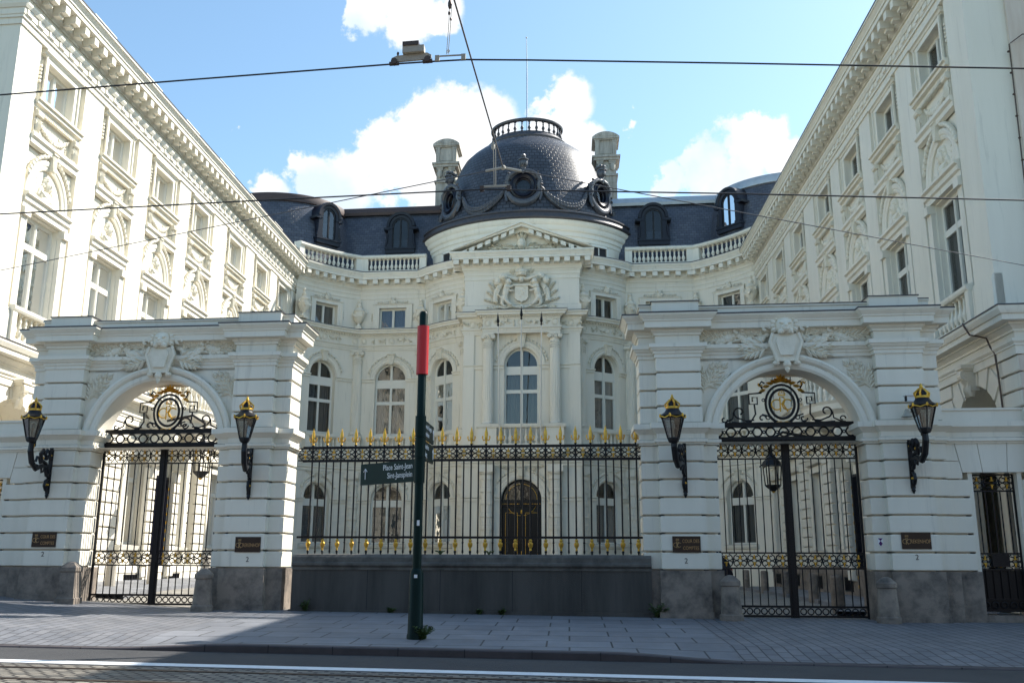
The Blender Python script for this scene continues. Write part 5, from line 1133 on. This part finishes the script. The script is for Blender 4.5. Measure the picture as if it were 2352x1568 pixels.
def mk(fn, name, mt, k, first=None):
    q = MB(f); fn(q); o = build(name, q, mt, rl)
    for i in range(1, k): dup(o, i * w, 0)
    return o
mk(lambda q: (q.tube([(us, 0, 1.80), (us, 0, 4.5)], .021, 8), q.lathe([(.02, 0), (.035, .03), (.02, .08)], us, 0, 4.5, 8), q.blob((us, 0, 1.88), (.035, .035, .04))), 'bar', 'iron', NF)
mk(lambda q: (q.tube([(us + w / 2, 0, 1.88), (us + w / 2, 0, 4.12)], .019, 8), q.lathe([(.003, 0), (.028, .05), (.02, .12)], us + w / 2, 0, 1.82, 8), q.blob((us + w / 2, 0, 2.1), (.032, .032, .02))), 'bar', 'iron', NF - 1)
mk(lambda q: (q.lathe([(.02, 0), (.036, .02), (.022, .06), (.036, .1), (.042, .14), (.026, .18), (.046, .22), (.04, .3), (.0, .46)], us, 0, 4.52, 8), [q.tube([(us, 0, 4.64), (us + e * .07, 0, 4.62), (us + e * .095, 0, 4.69), (us + e * .085, 0, 4.73)], .018, 5) for e in (-1, 1)], q.leaf((us, 4.6), pi / 2, .2, .045, .035, .01)), 'spearhead', 'gold', NF)
mk(lambda q: q.lathe([(.02, 0), (.03, .03), (.022, .06), (.055, .12), (.062, .18), (.03, .22), (.045, .25), (.022, .29)], us, 0, 1.9, 10), 'gilt_vase', 'gold', NF)
q, g = MB(f), MB(f); dmy = MB(f)
band(q, g, us, us + w, 4.145, 4.45, 1); o = build('scroll_panel', q, 'iron', rl); build('gilt_fleuron', g, 'gold', o)
for i in range(1, NF - 1): dup(o, i * w, 0)
q, g = MB(f), MB(f); band(q, g, U0 - .12, us, 4.145, 4.45, 1); o = build('scroll_panel', q, 'iron', rl); build('gilt_fleuron', g, 'gold', o)
q, g = MB(f), MB(f); band(q, g, us + w * (NF - 1), U1 + .1, 4.145, 4.45, 1); o = build('scroll_panel', q, 'iron', rl); build('gilt_fleuron', g, 'gold', o)
# side doorways between gateway and wing, with their iron wickets
def side_door(s):
    f0 = front(0, 27.62); f = f0 if s > 0 else (lambda u, n, z: f0(-u, n, z))
    t = thing('side_doorway', (s * 12.6, 27.9, .4), 'cream rusticated wall with a narrow side doorway beside the sunlit wing' if s < 0 else 'cream rusticated wall with a narrow side doorway beside the stained corner', 'doorway')
    q = MB(f); a, b = 11.5, 13.6; o0, o1 = 12.1, 13.3
    J = JL[:]
    rust(q, 11.3, o0, -.6, 0, JL[:-2]); rust(q, o1, b, -.6, 0, JL[:-2])
    q.box(a, b, -.6, -.05, 3.85, 4.5)
    for (tl, tr_), (bl_, br) in zip(((11.86, 12.36), (12.375, 13.03), (13.045, 13.55)), ((11.98, 12.42), (12.435, 12.97), (12.985, 13.42))): q.prism([(tl, 4.42), (tr_, 4.42), (br, 3.74), (bl_, 3.74)], -.3, 0)
    q.prism([(11.3, 3.6), (11.965, 3.6), (11.965, 3.74), (11.92, 4.0), (11.3, 4.0)], -.3, -.004); q.prism([(11.3, 4.015), (11.915, 4.015), (11.845, 4.42), (11.3, 4.42)], -.3, -.004)
    q.prism([(13.435, 3.6), (13.6, 3.6), (13.6, 4.42), (13.565, 4.42), (13.435, 3.74)], -.3, -.004)
    q.box(o0, o0 + .1, -.5, -.06, 1.47, 3.74); q.box(o1 - .1, o1, -.5, -.06, 1.47, 3.74)
    build('wall', q, 'stucco', t)
    q = MB(f); q.path(IMP, [(11.4, 0), (13.6, 0)]); q.box(11.4, 13.6, -.6, -.02, 4.43, 4.94); q.box(11.4, 13.6, -.5, .06, 4.94, 5.2); q.box(11.4, 13.6, -.55, .1, 5.2, 5.25); build('cornice', q, 'stucco', t)
    q = MB(f); q.box(11.4, o0 + .08, -.6, .03, -.1, 1.47); q.box(o1 - .08, 13.64, -.6, .03, -.1, 1.47); q.box(o0, o1, -.6, -.1, -.1, .5); build('plinth', q, 'bluestone', t)
    g = thing('wicket_gate', (s * 12.7, 27.9, .55), 'narrow black iron wicket in the sunlit side doorway' if s < 0 else 'narrow black iron wicket with letterbox panel in the shaded side doorway', 'gate', 'side wickets')
    ir, go = MB(f), []; n = -.3; a, b = o0 + .1, o1 - .1
    ir.box(a, a + .04, n - .02, n + .02, .55, 3.72); ir.box(b - .04, b, n - .02, n + .02, .55, 3.72)
    for z in (.6, .85): ir.box(a, b, n - .02, n + .02, z - .02, z + .02)
    for i in range(5): ir.ring((a + .1 + (b - a - .2) * i / 4, .725), .07, n, .015, 12)
    for i in range(1, 6): x = a + (b - a) * i / 6; ir.box(x - .012, x + .012, n - .012, n + .012, .85, 1.5); ir.box(x - .012, x + .012, n - .012, n + .012, 1.9, 3.3)
    band(ir, go, a, b, 1.52, 1.88, 3, n); band(ir, go, a, b, 3.32, 3.7, 3, n)
    if s > 0: ir.box(a + .32, b - .3, n + .0, n + .06, 1.58, 1.86); ir.box(a, b, n - .06, n - .03, .6, 1.5)
    build('bars', ir, 'iron', g); [build('gold_fleuron', g1, 'gold', g) for g1 in go]
    if s > 0:
        q = MB(f); q.box(o1 + .03, o1 + .14, 0, .03, 1.95, 2.3); build('intercom', q, 'number_dark', t)
for s in (-1, 1): side_door(s)
# ---------------------------------------------------------------- bracket lanterns
def lantern(x, zt, zl, yaw, label, reach=1.2):
    w0 = (x, YF, zt - 1.15); t = thing('wall_lantern', w0, label, 'lantern', 'bracket lanterns on the gate piers')
    ca, sa = cos(yaw), sin(yaw)
    f = lambda u, n, z: (x + u * ca - (n) * sa, YF - (u * sa + n * ca) + 0.0, z)
    b = MB(f); fl = lambda p: (0, p[0], p[1])
    b.box(-.05, .05, 0, .05, zt - 1.18, zt); b.lathe([(.01, 0), (.05, .08), (.03, .14)], 0, .04, zt - 1.3, 8)
    T = lambda pts, r: b.tube([(0, a, zt + c) for a, c in pts], r, 7)
    T([(.05, -.95), (.16, -1.08), (.24, -.98), (.2, -.86), (.1, -.82)], .04)
    T([(.06, -.75), (.2, -.72), (.28, -.58), (.2, -.48), (.12, -.54)], .04)
    T([(.06, -.3), (.14, -.12), (.28, -.08), (.36, -.2), (.26, -.3), (.2, -.22)], .045)
    T([(.05, -.7), (.3, -.42), (.55, -.36), (.62, -.2), (.5, -.1), (.42, -.2)], .05)
    T([(.2, -.5), (.5, -.5), (.8, -.6), (1.05, -.45), (1.18, -.18), (1.16, .02), (1.05, .06), (1.02, -.06)], lambda q: .045 + .03 * sin(pi * q))
    T([(.6, -.45), (.68, -.3), (.8, -.3), (.84, -.42)], .035); T([(.3, -.45), (.36, -.62), (.48, -.66), (.5, -.56)], .03); T([(reach, -.1), (reach, zl - zt)], .035)
    for q in ((.3, -.3), (.55, -.4), (.78, -.52), (1.0, -.42), (.15, -.7)): b.leaf((0, 0), 0, .001, .001, 0); b.blob((0, q[0], zt + q[1]), (.045, .1, .05), 0, 6, 4)
    build('bracket', b, 'iron', t)
    for p_, r_ in (((0, .08, zt - .2), (.05, .07, .035)), ((0, .08, zt - .95), (.05, .07, .035)), ((0, 1.08, zt - .05), (.045, .05, .09)), ((0, .5, zt - .3), (.05, .06, .04))):
        g = MB(f); g.blob(p_, r_); build('gilt_boss', g, 'gold', t)
    c = MB(f); N6 = 6
    def hexr(r, z): return [(r * cos(pi / 6 + pi * i / 3), reach + r * sin(pi / 6 + pi * i / 3), zl + z) for i in range(6)]
    c.lathe([(.03, -.02), (.1, .0), (.13, .04), (.14, .08), (.12, .1)], 0, reach, zl, 6, pi / 6, 2 * pi + pi / 6)
    for p, q in zip(hexr(.13, .08), hexr(.265, .58)): c.tube([p, q], .016, 5)
    for z, r in ((.1, .135), (.58, .265)): c.tube(hexr(r, z), .02, 5, closed=True)
    c.lathe([(.26, .58), (.31, .62), (.26, .66), (.2, .7), (.16, .76), (.15, .8)], 0, reach, zl, 12); build('lantern_cage', c, 'iron', t)
    c = MB(f); c.grid([hexr(.128, .1), hexr(.255, .58)], cv=True); build('lantern_glass', c, 'lamp_glass', t)
    c = MB(f); c.lathe([(.03, .1), (.03, .3), (.05, .34), (.045, .44), (.01, .46)], 0, reach, zl, 8); build('bulb_holder', c, 'steel', t)
    g = MB(f)
    for i in range(6):
        a, b2 = hexr(.30, .62)[i], hexr(.30, .62)[(i + 1) % 6]; mid = ((a[0] + b2[0]) / 2, (a[1] + b2[1]) / 2, a[2] - .05); g.tube([a, mid, b2], .016, 5); g.blob(a, (.028, .028, .05), 0, 6, 4)
        an = pi * i / 3; g.tube([(.15 * cos(an), reach + .15 * sin(an), zl + .82), (.17 * cos(an), reach + .17 * sin(an), zl + .9), (.06 * cos(an), reach + .06 * sin(an), zl + 1.0), (0, reach, zl + 1.02)], .022, 5)
    g.lathe([(.15, .78), (.16, .8), (.15, .84)], 0, reach, zl, 12); g.lathe([(.02, 1.0), (.045, 1.04), (.03, 1.08), (.012, 1.13)], 0, reach, zl, 8)
    build('gilt_crown', g, 'gold', t)
    c = MB(f); c.lathe([(.13, .8), (.13, .88), (.08, .96), (.03, .98)], 0, reach, zl, 10); build('crown_cap', c, 'iron', t)
lantern(-10.67, 4.47, 4.5, 0, 'crowned black and gold lantern above the COUR DES COMPTES plaque of the sunlit gate')
lantern(-5.3, 4.42, 4.44, -.13, 'crowned black and gold lantern above the REKENHOF plaque beside the railing')
lantern(5.5, 4.44, 4.34, .30, 'crowned black and gold lantern between the railing and the shaded gate')
lantern(10.7, 4.52, 4.5, -.02, 'crowned black and gold lantern with a white security camera behind it')
# plaques and numbers
def plaque(x, z, txt, label):
    t = thing('name_plaque', (x, YF, z), label, 'plaque', 'plaques on the gate piers')
    q = MB(front(x, YF)); q.box(-.325, .325, 0, .025, z, z + .37); build('board', q, 'plaque', t)
    q = MB(front(x, YF)); 
    for e in (-1, 1): q.scroll((-.21 + e * .045, z + .17), .05, .05, .75, 2 * pi - .75, .03, .007, 10)
    q.tube([(-.225, .03, z + .1), (-.225, .03, z + .25), (-.19, .03, z + .24), (-.19, .03, z + .19), (-.22, .03, z + .18), (-.18, .03, z + .1)], .007, 4)
    for i in range(4): q.blob((-.24 + i * .02, .03, z + .3), (.008, .008, .02), 0, 5, 3)
    q.box(-.25, -.17, .025, .032, z + .27, z + .28); build('crowned_monogram', q, 'bronze', t)
    if txt == 'REKENHOF': lettering('lettering', txt, (x + .09, YF - .028, z + .13), .125, t, 'bronze', RZ, sx=.72)
    else: lettering('lettering', 'COUR DES', (x + .1, YF - .028, z + .22), .115, t, 'bronze', RZ, sx=.72); lettering('lettering', 'COMPTES', (x + .1, YF - .028, z + .06), .115, t, 'bronze', RZ, sx=.74)
plaque(-10.61, 1.96, 'COUR', 'dark plaque reading COUR DES COMPTES on the sunlit gateway')
plaque(-5.23, 1.85, 'REKENHOF', 'dark plaque reading REKENHOF beside the gilt railing')
plaque(5.47, 1.88, 'COUR', 'dark plaque reading COUR DES COMPTES on the shaded gateway')
plaque(10.66, 1.97, 'REKENHOF', 'dark plaque reading REKENHOF near the shaded side doorway')
for x, z, lb in ((-10.61, 1.73, 'small dark house number 2 under the COUR DES COMPTES plaque of the sunlit gateway'), (-5.22, 1.62, 'small dark house number 2 under the REKENHOF plaque by the railing'), (5.45, 1.63, 'small dark house number 2 under the COUR DES COMPTES plaque of the shaded gateway'), (10.65, 1.73, 'small dark house number 2 under the REKENHOF plaque by the side doorway')):
    t = thing('house_number', (x, YF, z), lb, 'house number', 'house numbers on the piers'); lettering('numeral', '2', (x, YF - .004, z), .17, t, 'number_dark', RZ)
t = thing('heritage_plate', (9.9, 27.42, 2.1), 'small white and blue diamond monument plate on the shaded pier', 'plate')
q = MB(front(9.93, YF + .22)); q.prism([(-.06, 2.22), (.06, 2.22), (.06, 2.1), (0, 2.02), (-.06, 2.1)], 0, .008); build('plate', q, 'white_paint', t)
q = MB(front(9.93, YF + .22)); q.prism([(-.055, 2.215), (.055, 2.215), (0, 2.155)], .004, .012); q.prism([(0, 2.155), (.045, 2.095), (0, 2.035), (-.045, 2.095)], .004, .012); build('emblem', q, 'banner_purple', t)
# guard stones
for x, y, rnd, lb in ((-9.63, 26.85, 0, 'square tapered guard stone at the sunlit gate, under the COUR DES COMPTES pier'), (-6.15, 26.75, 1, 'round leaning guard stone against the pier beside the sunlit gate, dark'), (6.38, 26.8, 1, 'round guard stone at the shaded gate, on the railing side'), (9.83, 26.85, 1, 'round guard stone at the shaded gate, towards the side doorway')):
    q = MB(lambda u, n, z: (x + u, y - n, gz(x, y) + z)); sg, ph = (14, 0) if rnd else (4, pi / 4); k = 1 if rnd else 1.3
    q.lathe([(.27 * k, -.15), (.27 * k, .12), (.24 * k, .14), (.2 * k, .74), (.23 * k, .77), (.23 * k, .86), (.19 * k, .9), (.1 * k, .98), (.03, 1.0)], 0, 0, 0, sg, ph, 2 * pi + ph)
    tag(build('guard_stone', q, 'bluestone'), lb, 'guard stone', 'guard stones at the gates')
# security camera
t = thing('security_camera', (10.9, 27.1, 5.2), 'white security camera on a bracket behind the outermost lantern', 'camera')
q = MB(front(0, 27.0)); q.box(10.62, 11.05, .1, .26, 5.33, 5.46); q.box(10.58, 11.1, .06, .3, 5.46, 5.48); build('housing', q, 'camera_white', t)
q = MB(front(0, 27.0)); q.box(10.6, 10.62, .12, .24, 5.34, 5.45); build('lens', q, 'room', t)
q = MB(front(0, 27.0)); q.tube([(10.95, .15, 5.34), (10.9, .1, 5.2), (10.7, -.1, 5.08)], .025, 6); build('bracket', q, 'device', t)
q = MB(front(0, 27.0)); q.lathe([(.14, 0), (.09, .05), (.04, .18)], 10.68, -.05, 5.0, 10); build('horn', q, 'device', t)
# ---------------------------------------------------------------- fingerpost
px, py = -.13, 21.06; gzp = gz(px, py)
post = thing('fingerpost', (px, py, gzp), 'tall dark green fingerpost with a red band standing on the pavement', 'signpost')
mp_ = lambda u, n, z: (px + u, py + n, z)
q = MB(mp_); q.lathe([(.16, gzp - .05), (.16, gzp + .06), (.145, gzp + .1), (.13, 1.42), (.105, 1.5), (.09, 1.52)], 0, 0, 0, 20); q.lathe([(.085, 1.5), (.083, 6.42), (.06, 6.47), (.01, 6.48)], 0, 0, 0, 20); build('pole', q, 'post_green', post)
q = MB(mp_); q.lathe([(.085, 5.2), (.118, 5.2), (.118, 6.17), (.085, 6.17)], 0, 0, 0, 24); build('red_band', q, 'post_red', post)
q = MB(mp_); q.lathe([(.09, 3.1), (.105, 3.1), (.105, 3.56), (.09, 3.56)], 0, 0, 0, 20); q.lathe([(.09, 3.58), (.105, 3.58), (.105, 3.96), (.09, 3.96)], 0, 0, 0, 20); q.lathe([(.09, 3.98), (.105, 3.98), (.105, 4.38), (.09, 4.38)], 0, 0, 0, 20); build('collar', q, 'post_green', post)
def blade(dirx, diry, z0, z1, L, lines, side):
    d = Vector((dirx, diry)).normalized(); nrm = Vector((d.y, -d.x)) * side
    f = lambda u, n, z: (px + d.x * u + nrm.x * n, py + d.y * u + nrm.y * n, z)
    q = MB(f); q.box(.08, L, -.02, .02, z0, z1); b = build('direction_blade', q, 'post_green', post)
    return f, b, d
f, b, d = blade(-1.42, 1.15, 3.13, 3.55, 1.72, None, 1)
nsgn = -1 if (f(1, 1, 0)[1] > f(1, 0, 0)[1]) else 1
rz = atan2(-d.y * DS + SK * d.x, -d.x)
for i, tx in enumerate(('Place Saint-Jean', 'Sint-Jansplein')):
    lettering('lettering', tx, f(.17, nsgn * .024, 3.39 - .16 * i), .155, b, 'white_paint', rz, 'RIGHT', sx=.86)
q = MB(f); n1 = nsgn * .025; k = 1.57
q.tube([(k, n1, 3.24), (k, n1, 3.45)], .011, 4); q.tube([(k - .055, n1, 3.39), (k, n1, 3.45), (k + .055, n1, 3.39)], .011, 4); build('arrow', q, 'white_paint', b)
for z0, tx in ((4.0, ('Colonne du Congrès', 'Congreskolom')), (3.6, ('Mont des Arts', 'Kunstberg'))):
    f2, b2, d2 = blade(.02, 1, z0, z0 + .36, 1.7, None, 1); ns = 1 if f2(1, 1, 0)[0] > f2(1, 0, 0)[0] else -1
    rz2 = atan2(d2.y * DS - SK * d2.x, d2.x)
    for i, s_ in enumerate(tx): lettering('lettering', s_, f2(.22, ns * .024, z0 + .21 - .15 * i), .14, b2, 'white_paint', rz2, 'LEFT', sx=.8)
    q = MB(f2); q.tube([(1.58, ns * .025, z0 + .08), (1.58, ns * .025, z0 + .28)], .011, 4); q.tube([(1.53, ns * .025, z0 + .22), (1.58, ns * .025, z0 + .28), (1.63, ns * .025, z0 + .22)], .011, 4); build('arrow', q, 'white_paint', b2)
q = MB(mp_); 
for zz, an in ((2.3, -1.35), (1.35, -1.7)): q.box(.086 * cos(an) - .03 if zz > 2 else -.03, .086 * cos(an) + .02 if zz > 2 else .03, -.095 if zz > 2 else -.142, -.08 if zz > 2 else -.13, zz, zz + (.1 if zz > 2 else .06))
build('sticker', q, 'white_paint', post)
# ---------------------------------------------------------------- weeds
def weed(x, y, h, k, label, seed, wall=False):
    random.seed(seed); q = MB(); z = gz(x, y)
    for i in range(k):
        a = random.uniform(0, 6.28) if not wall else random.uniform(pi, 2 * pi); L = h * random.uniform(.5, 1.1); sp = random.uniform(.3, 1.0)
        pts = [(x + cos(a) * sp * L * t * .9, y + sin(a) * sp * L * t * .6, z + L * t * (1 - .35 * sp * t)) for t in [j / 7 for j in range(8)]]
        q.tube(pts, .005, 4)
        for p in pts[1:]:
            for e in range(4):
                b_ = random.uniform(0, 6.28); l = random.uniform(.03, .085); dz = random.uniform(-.02, .04)
                t1 = (p[0] + cos(b_) * l, p[1] + sin(b_) * l, p[2] + dz); m1 = (p[0] + cos(b_ + .5) * l * .5, p[1] + sin(b_ + .5) * l * .5, p[2] + dz * .4 + .01); m2 = (p[0] + cos(b_ - .5) * l * .5, p[1] + sin(b_ - .5) * l * .5, p[2] + dz * .6 - .005)
                q.add([p, m1, t1, m2], [(0, 1, 2, 3)])
    o = build('weed', q, 'leaf'); tag(o, label, 'weed', 'weeds in the paving'); return o
weed(.02, 20.95, .30, 22, 'bushy green weed growing at the foot of the fingerpost', 1)
weed(4.75, 27.2, .42, 16, 'large weed in the corner of the dark wall and the shaded gateway', 2, True)
weed(-3.7, 27.28, .3, 8, 'small weed at the dark wall beside the sunlit gateway', 3, True)
weed(1.1, 27.3, .16, 9, 'tiny weed at the foot of the dark wall, midway along', 4, True)
weed(-1.6, 27.3, .14, 8, 'tiny weed at the foot of the dark wall, between fingerpost and sunlit gateway', 5, True)
weed(.55, 27.3, .12, 7, 'very low weed at the dark wall just right of the fingerpost', 6, True)
random.seed(11)
for x, lb in ((-.45, 'green tuft on the coping behind the fingerpost'), (.75, 'green tuft on the coping below the front door')):
    q = MB()
    for i in range(10):
        a = random.uniform(0, 6.28); q.tube([(x, 27.7, 1.81), (x + .06 * cos(a), 27.7 + .04 * sin(a), 1.88), (x + .13 * cos(a), 27.7 + .08 * sin(a), 1.90)], .012, 4)
    tag(build('weed', q, 'leaf'), lb, 'weed', 'weeds in the paving')
# ---------------------------------------------------------------- overhead tram wires
def wire(name, pts, r, mt, label, cat='tram wire'):
    q = MB(); q.tube(pts, r, 6); return tag(build(name, q, mt), label, cat)
ZW = 6.05
wire('contact_wire', [(-16, 10.4, ZW + .02), (-2.79, 9.3, ZW), (-.76, 9.19, ZW), (1.11, 9.1, ZW), (1.5, 9.09, ZW), (1.82, 9.09, ZW), (2.4, 9.17, ZW), (4.29, 9.47, ZW), (6.89, 9.9, ZW), (18, 11.7, ZW)], .009, 'wire', 'thick black tram wire crossing the sky above the dome')
wire('contact_wire', [(-18, 13.9, ZW), (-4.7, 12.87, ZW), (-1.34, 12.74, ZW), (1.73, 12.65, ZW), (2.05, 12.71, ZW), (4.84, 13.19, ZW), (8.4, 13.87, ZW), (20, 16.1, ZW)], .010, 'wire', 'thick black tram wire crossing in front of the dome windows')
sp = thing('span_wire', (1.9, 13.39, 6.6), 'three legged grey span wire joined in front of the dome', 'span wire')
for a, b, r in (((1.6, 6.3, 6.6), (1.9, 13.39, 6.6), .009), ((1.9, 13.39, 6.6), (-16, 21.4, 6.6), .0075), ((1.9, 13.39, 6.6), (18, 24.3, 6.6), .0075)):
    q = MB(); q.tube([a, ((a[0] + b[0]) / 2, (a[1] + b[1]) / 2, 6.59), b], r, 6); build('cable', q, 'wire_grey', sp)
q = MB(); q.blob((1.9, 13.39, 6.6), (.035, .035, .035)); q.tube([(1.9, 13.39, 6.6), (1.67, 13.49, 6.6)], .018, 6); q.tube([(1.9, 13.39, 6.6), (2.13, 13.55, 6.6)], .018, 6); build('clamp', q, 'device', sp)
hg = thing('wire_hanger', (1.83, 12.7, 6.05), 'small pulley hanger with two cords and a crossbar on the lower tram wire', 'wire hanger')
q = MB(); q.tube([(1.835, 12.45, 6.6), (1.835, 12.67, 6.1)], .005, 5); q.tube([(1.86, 12.5, 6.6), (1.855, 12.68, 6.1)], .005, 5); q.blob((1.83, 12.5, 6.55), (.025, .025, .05)); build('cord', q, 'device', hg)
q = MB(); q.box(1.68, 2.02, 12.675, 12.70, 6.085, 6.11); build('crossbar', q, 'device', hg)
q = MB(); q.box(1.66, 1.71, 12.65, 12.71, 6.04, 6.1); q.box(1.99, 2.04, 12.67, 12.74, 6.04, 6.1); build('clamp', q, 'rail_steel', hg)
si = thing('section_insulator', (1.3, 9.1, 6.06), 'beige box on a roller frame riding the upper tram wire', 'wire device')
q = MB(); q.prism = q.prism
fm_ = lambda u, n, z: (u, 9.10 - .04 * (u - 1.3) + n, z); q = MB(fm_)
q.prism([(1.13, 6.085), (1.17, 6.07), (1.46, 6.075), (1.5, 6.09), (1.5, 6.115), (1.46, 6.14), (1.18, 6.13), (1.13, 6.11)], -.012, .012); build('frame', q, 'device', si)
q = MB(fm_); q.box(1.235, 1.435, -.05, .05, 6.14, 6.205); build('box', q, 'device', si)
q = MB(fm_); q.box(1.235, 1.385, -.06, .06, 6.205, 6.245); build('box_lid', q, 'rail_steel', si)
q = MB(fm_)
for u in (1.155, 1.465): q.tube([(u, -.025, 6.075), (u, .025, 6.075)], .03, 10); q.box(u - .045, u + .045, -.02, .02, 6.045, 6.07)
q.blob((1.19, -.02, 6.145), (.012, .012, .02)); build('roller', q, 'rail_steel', si)
h2 = thing('wire_hanger', (1.66, 9.09, 6.05), 'taller hanger with two cords and hooks beside the beige box on the upper tram wire', 'wire hanger')
q = MB(); q.tube([(1.64, 9.08, 6.11), (1.665, 9.0, 6.4), (1.665, 9.0, 6.55)], .0035, 5); q.tube([(1.655, 9.08, 6.11), (1.68, 9.0, 6.35), (1.685, 9.0, 6.55)], .0035, 5); q.ring((1.655, 6.14), .012, 9.08, .004, 8); build('cord', q, 'device', h2)
q = MB(); q.blob((1.67, 9.0, 6.57), (.02, .02, .05)); q.blob((1.665, 9.0, 6.48), (.012, .012, .022)); q.blob((1.682, 9.0, 6.42), (.01, .01, .02)); build('insulator', q, 'rail_steel', h2)
q = MB(); q.box(1.55, 1.8, 9.075, 9.09, 6.09, 6.1); q.box(1.535, 1.575, 9.065, 9.1, 6.045, 6.1); q.box(1.775, 1.815, 9.065, 9.1, 6.045, 6.1); build('crossbar', q, 'device', h2)
# ---------------------------------------------------------------- things in the courtyard
for i, (a, b, zt) in enumerate((((-.98, 59.8, 7.9), (-1.05, 58.6, 14.2), 0), ((.17, 59.7, 7.5), (.24, 58.4, 14.5), 0), ((1.24, 59.8, 7.9), (1.33, 58.6, 14.2), 0))):
    t = thing('banner_pole', a, ('shorter silver flagpole on the balcony, on the side of the fingerpost', 'tallest silver flagpole with a spear tip, in the middle of the balcony', 'shorter silver flagpole on the balcony, on the side away from the fingerpost')[i], 'flagpole', 'flagpoles on the balcony')
    q = MB(); q.tube([a, b], .034, 8); build('pole', q, 'flag_steel', t)
    q = MB(); d = (Vector(b) - Vector(a)).normalized(); P_ = Vector(b); q.tube([tuple(P_ + d * h) for h in (0, .08, .12, .3, .34, .75)], lambda t_: (.03, .075, .03, .09, .07, .005)[min(5, int(t_ * 5 + .5))], 8); build('spear_tip', q, 'iron', t)
def bollard(x, y, h, lb, gr):
    q = MB(lambda u, n, z: (x + u, y + n, cz_(x) + z)); q.lathe([(.17, 0), (.16, h - .05), (.13, h), (.02, h + .01)], 0, 0, 0, 14); tag(build('bollard', q, 'bluestone' if x > 0 else 'chimney_stone'), lb, 'bollard', gr)
for x, y, lb in ((-11.7, 34.2, 'first pale stone bollard behind the sunlit gate'), (-11.6, 37.5, 'second pale stone bollard behind the sunlit gate'), (-11.5, 43, 'third pale stone bollard behind the sunlit gate')): bollard(x, y, 1.1, lb, 'bollards beside the sunlit wing')
for i, (x, y) in enumerate(((9.75, 31.2), (10.35, 34), (10.85, 39.5), (11.1, 45.5), (11.2, 51), (11.25, 56.5))): bollard(x, y, .95, ('%s grey bollard from the shaded gate along the footpath' % ('first', 'second', 'third', 'fourth', 'fifth', 'sixth')[i]), 'bollards beside the shaded wing')
def court_lamp(x, y, z, s, lb):
    t = thing('porch_lantern', (x, y, z), lb, 'lantern', 'lanterns hanging in the courtyard'); f = lambda u, n, z_: (x + u, y + n, z + z_)
    q = MB(f); q.lathe([(.05, -.1), (.16, 0), (.3, .12), (.32, .18)], 0, 0, 0, 8); q.lathe([(.42, .95), (.36, 1.1), (.2, 1.25), (.1, 1.4), (.03, 1.5)], 0, 0, 0, 8)
    for i in range(6): a = pi * i / 3; q.tube([(.3 * cos(a), .3 * sin(a), .15), (.36 * cos(a), .36 * sin(a), .95)], .025, 5); q.tube([(.38 * cos(a), .38 * sin(a), 1.0), (.5 * cos(a), .5 * sin(a), .9)], .025, 5)
    q.tube([(0, 0, 1.4), (0, 0, 2.0), (s * .5, 0, 2.3), (s * 1.5, 0, 2.1)], .05, 6); q.scroll((s * .8, 2.0), .25, .08, 0, 6, 0, .04); build('cage', q, 'iron', t)
    q = MB(f); q.blob((0, 0, 1.3), (.1, .1, .14)); q.blob((0, 0, -.05), (.08, .08, .09)); build('gilt_crown', q, 'gold', t)
court_lamp(10.9, 46, 4.5, 1, 'black lantern with gilt finial hanging at the far porch, seen through the shaded gate')
court_lamp(-11.0, 40, 4.7, -1, 'black lantern with gilt finial hanging before the sunlit wing')
car = thing('parked_car', (6.98, 45, .45), 'dark parked car in the courtyard, mostly hidden behind the shaded pier', 'car')
fcar = lambda u, n, z: (6.98 + u * .84, 45 - n, .45 + z * .98)
q = MB(fcar)
def sect(x, hw, z0, z1, z2, hw2): return [(x, -hw, z0), (x, -hw, z1), (x, -hw2, z2), (x, hw2, z2), (x, hw, z1), (x, hw, z0)]
q.grid([sect(-2.3, .7, .4, .6, .65, .6), sect(-2.25, .85, .35, .85, 1.0, .75), sect(-1.2, .92, .3, 1.0, 1.1, .8), sect(-.5, .92, .3, 1.05, 1.75, .66), sect(.3, .92, .3, 1.05, 1.85, .66), sect(1.5, .92, .3, 1.05, 1.8, .64), sect(2.15, .9, .35, 1.0, 1.25, .7), sect(2.3, .8, .45, .8, .9, .65)], cv=True)
build('body', q, 'car_paint', car)
for sx_ in (-1.4, 1.45):
    for n in (-.85, .85):
        q = MB(fcar); q.tube([(sx_, n - .1, .34), (sx_, n + .1, .34)], .34, 16); wv_ = build('wheel', q, 'tyre', car)
        q = MB(fcar); q.tube([(sx_, n - .105, .34), (sx_, n + .105, .34)], .2, 12); build('rim', q, 'steel', wv_)
q = MB(fcar); q.prism([(-.5, 1.1), (1.7, 1.1), (1.4, 1.65), (-.3, 1.65)], .72, .84); build('side_window', q, 'pane_glass', car)
for n in (-.6, .6):
    q = MB(fcar); q.blob((2.22, n, .95), (.1, .16, .12)); build('tail_lamp', q, 'red_lamp', car)

# ---------------------------------------------------------------- the other side of the street, behind the viewpoint: it shades the road and shows in the window glass
q = MB(lambda u, n, z: (u, -11 + n, z))
q.box(-70, 70, -12, 0, -.2, 12.5)
for z in (5.2, 11.8): q.sweep([(0, z), (.4, z + .2), (.5, z + .6), (0, z + .7)], -70, 70)
for i in range(36):
    for z in (1.2, 6.4): q.box(-68 + i * 3.8, -67.8 + i * 3.8, 0, .15, z, z + 3.4); q.box(-66.4 + i * 3.8, -66.2 + i * 3.8, 0, .15, z, z + 3.4); q.box(-68 + i * 3.8, -66.2 + i * 3.8, 0, .2, z + 3.4, z + 3.7)
struct('opposite_facade', q, 'opposite_stone')
q = MB(lambda u, n, z: (u, -11 + n, z))
for i in range(36):
    for z in (1.2, 6.4): q.box(-67.8 + i * 3.8, -66.4 + i * 3.8, 0, .03, z, z + 3.4)
struct('opposite_windows', q, 'room')
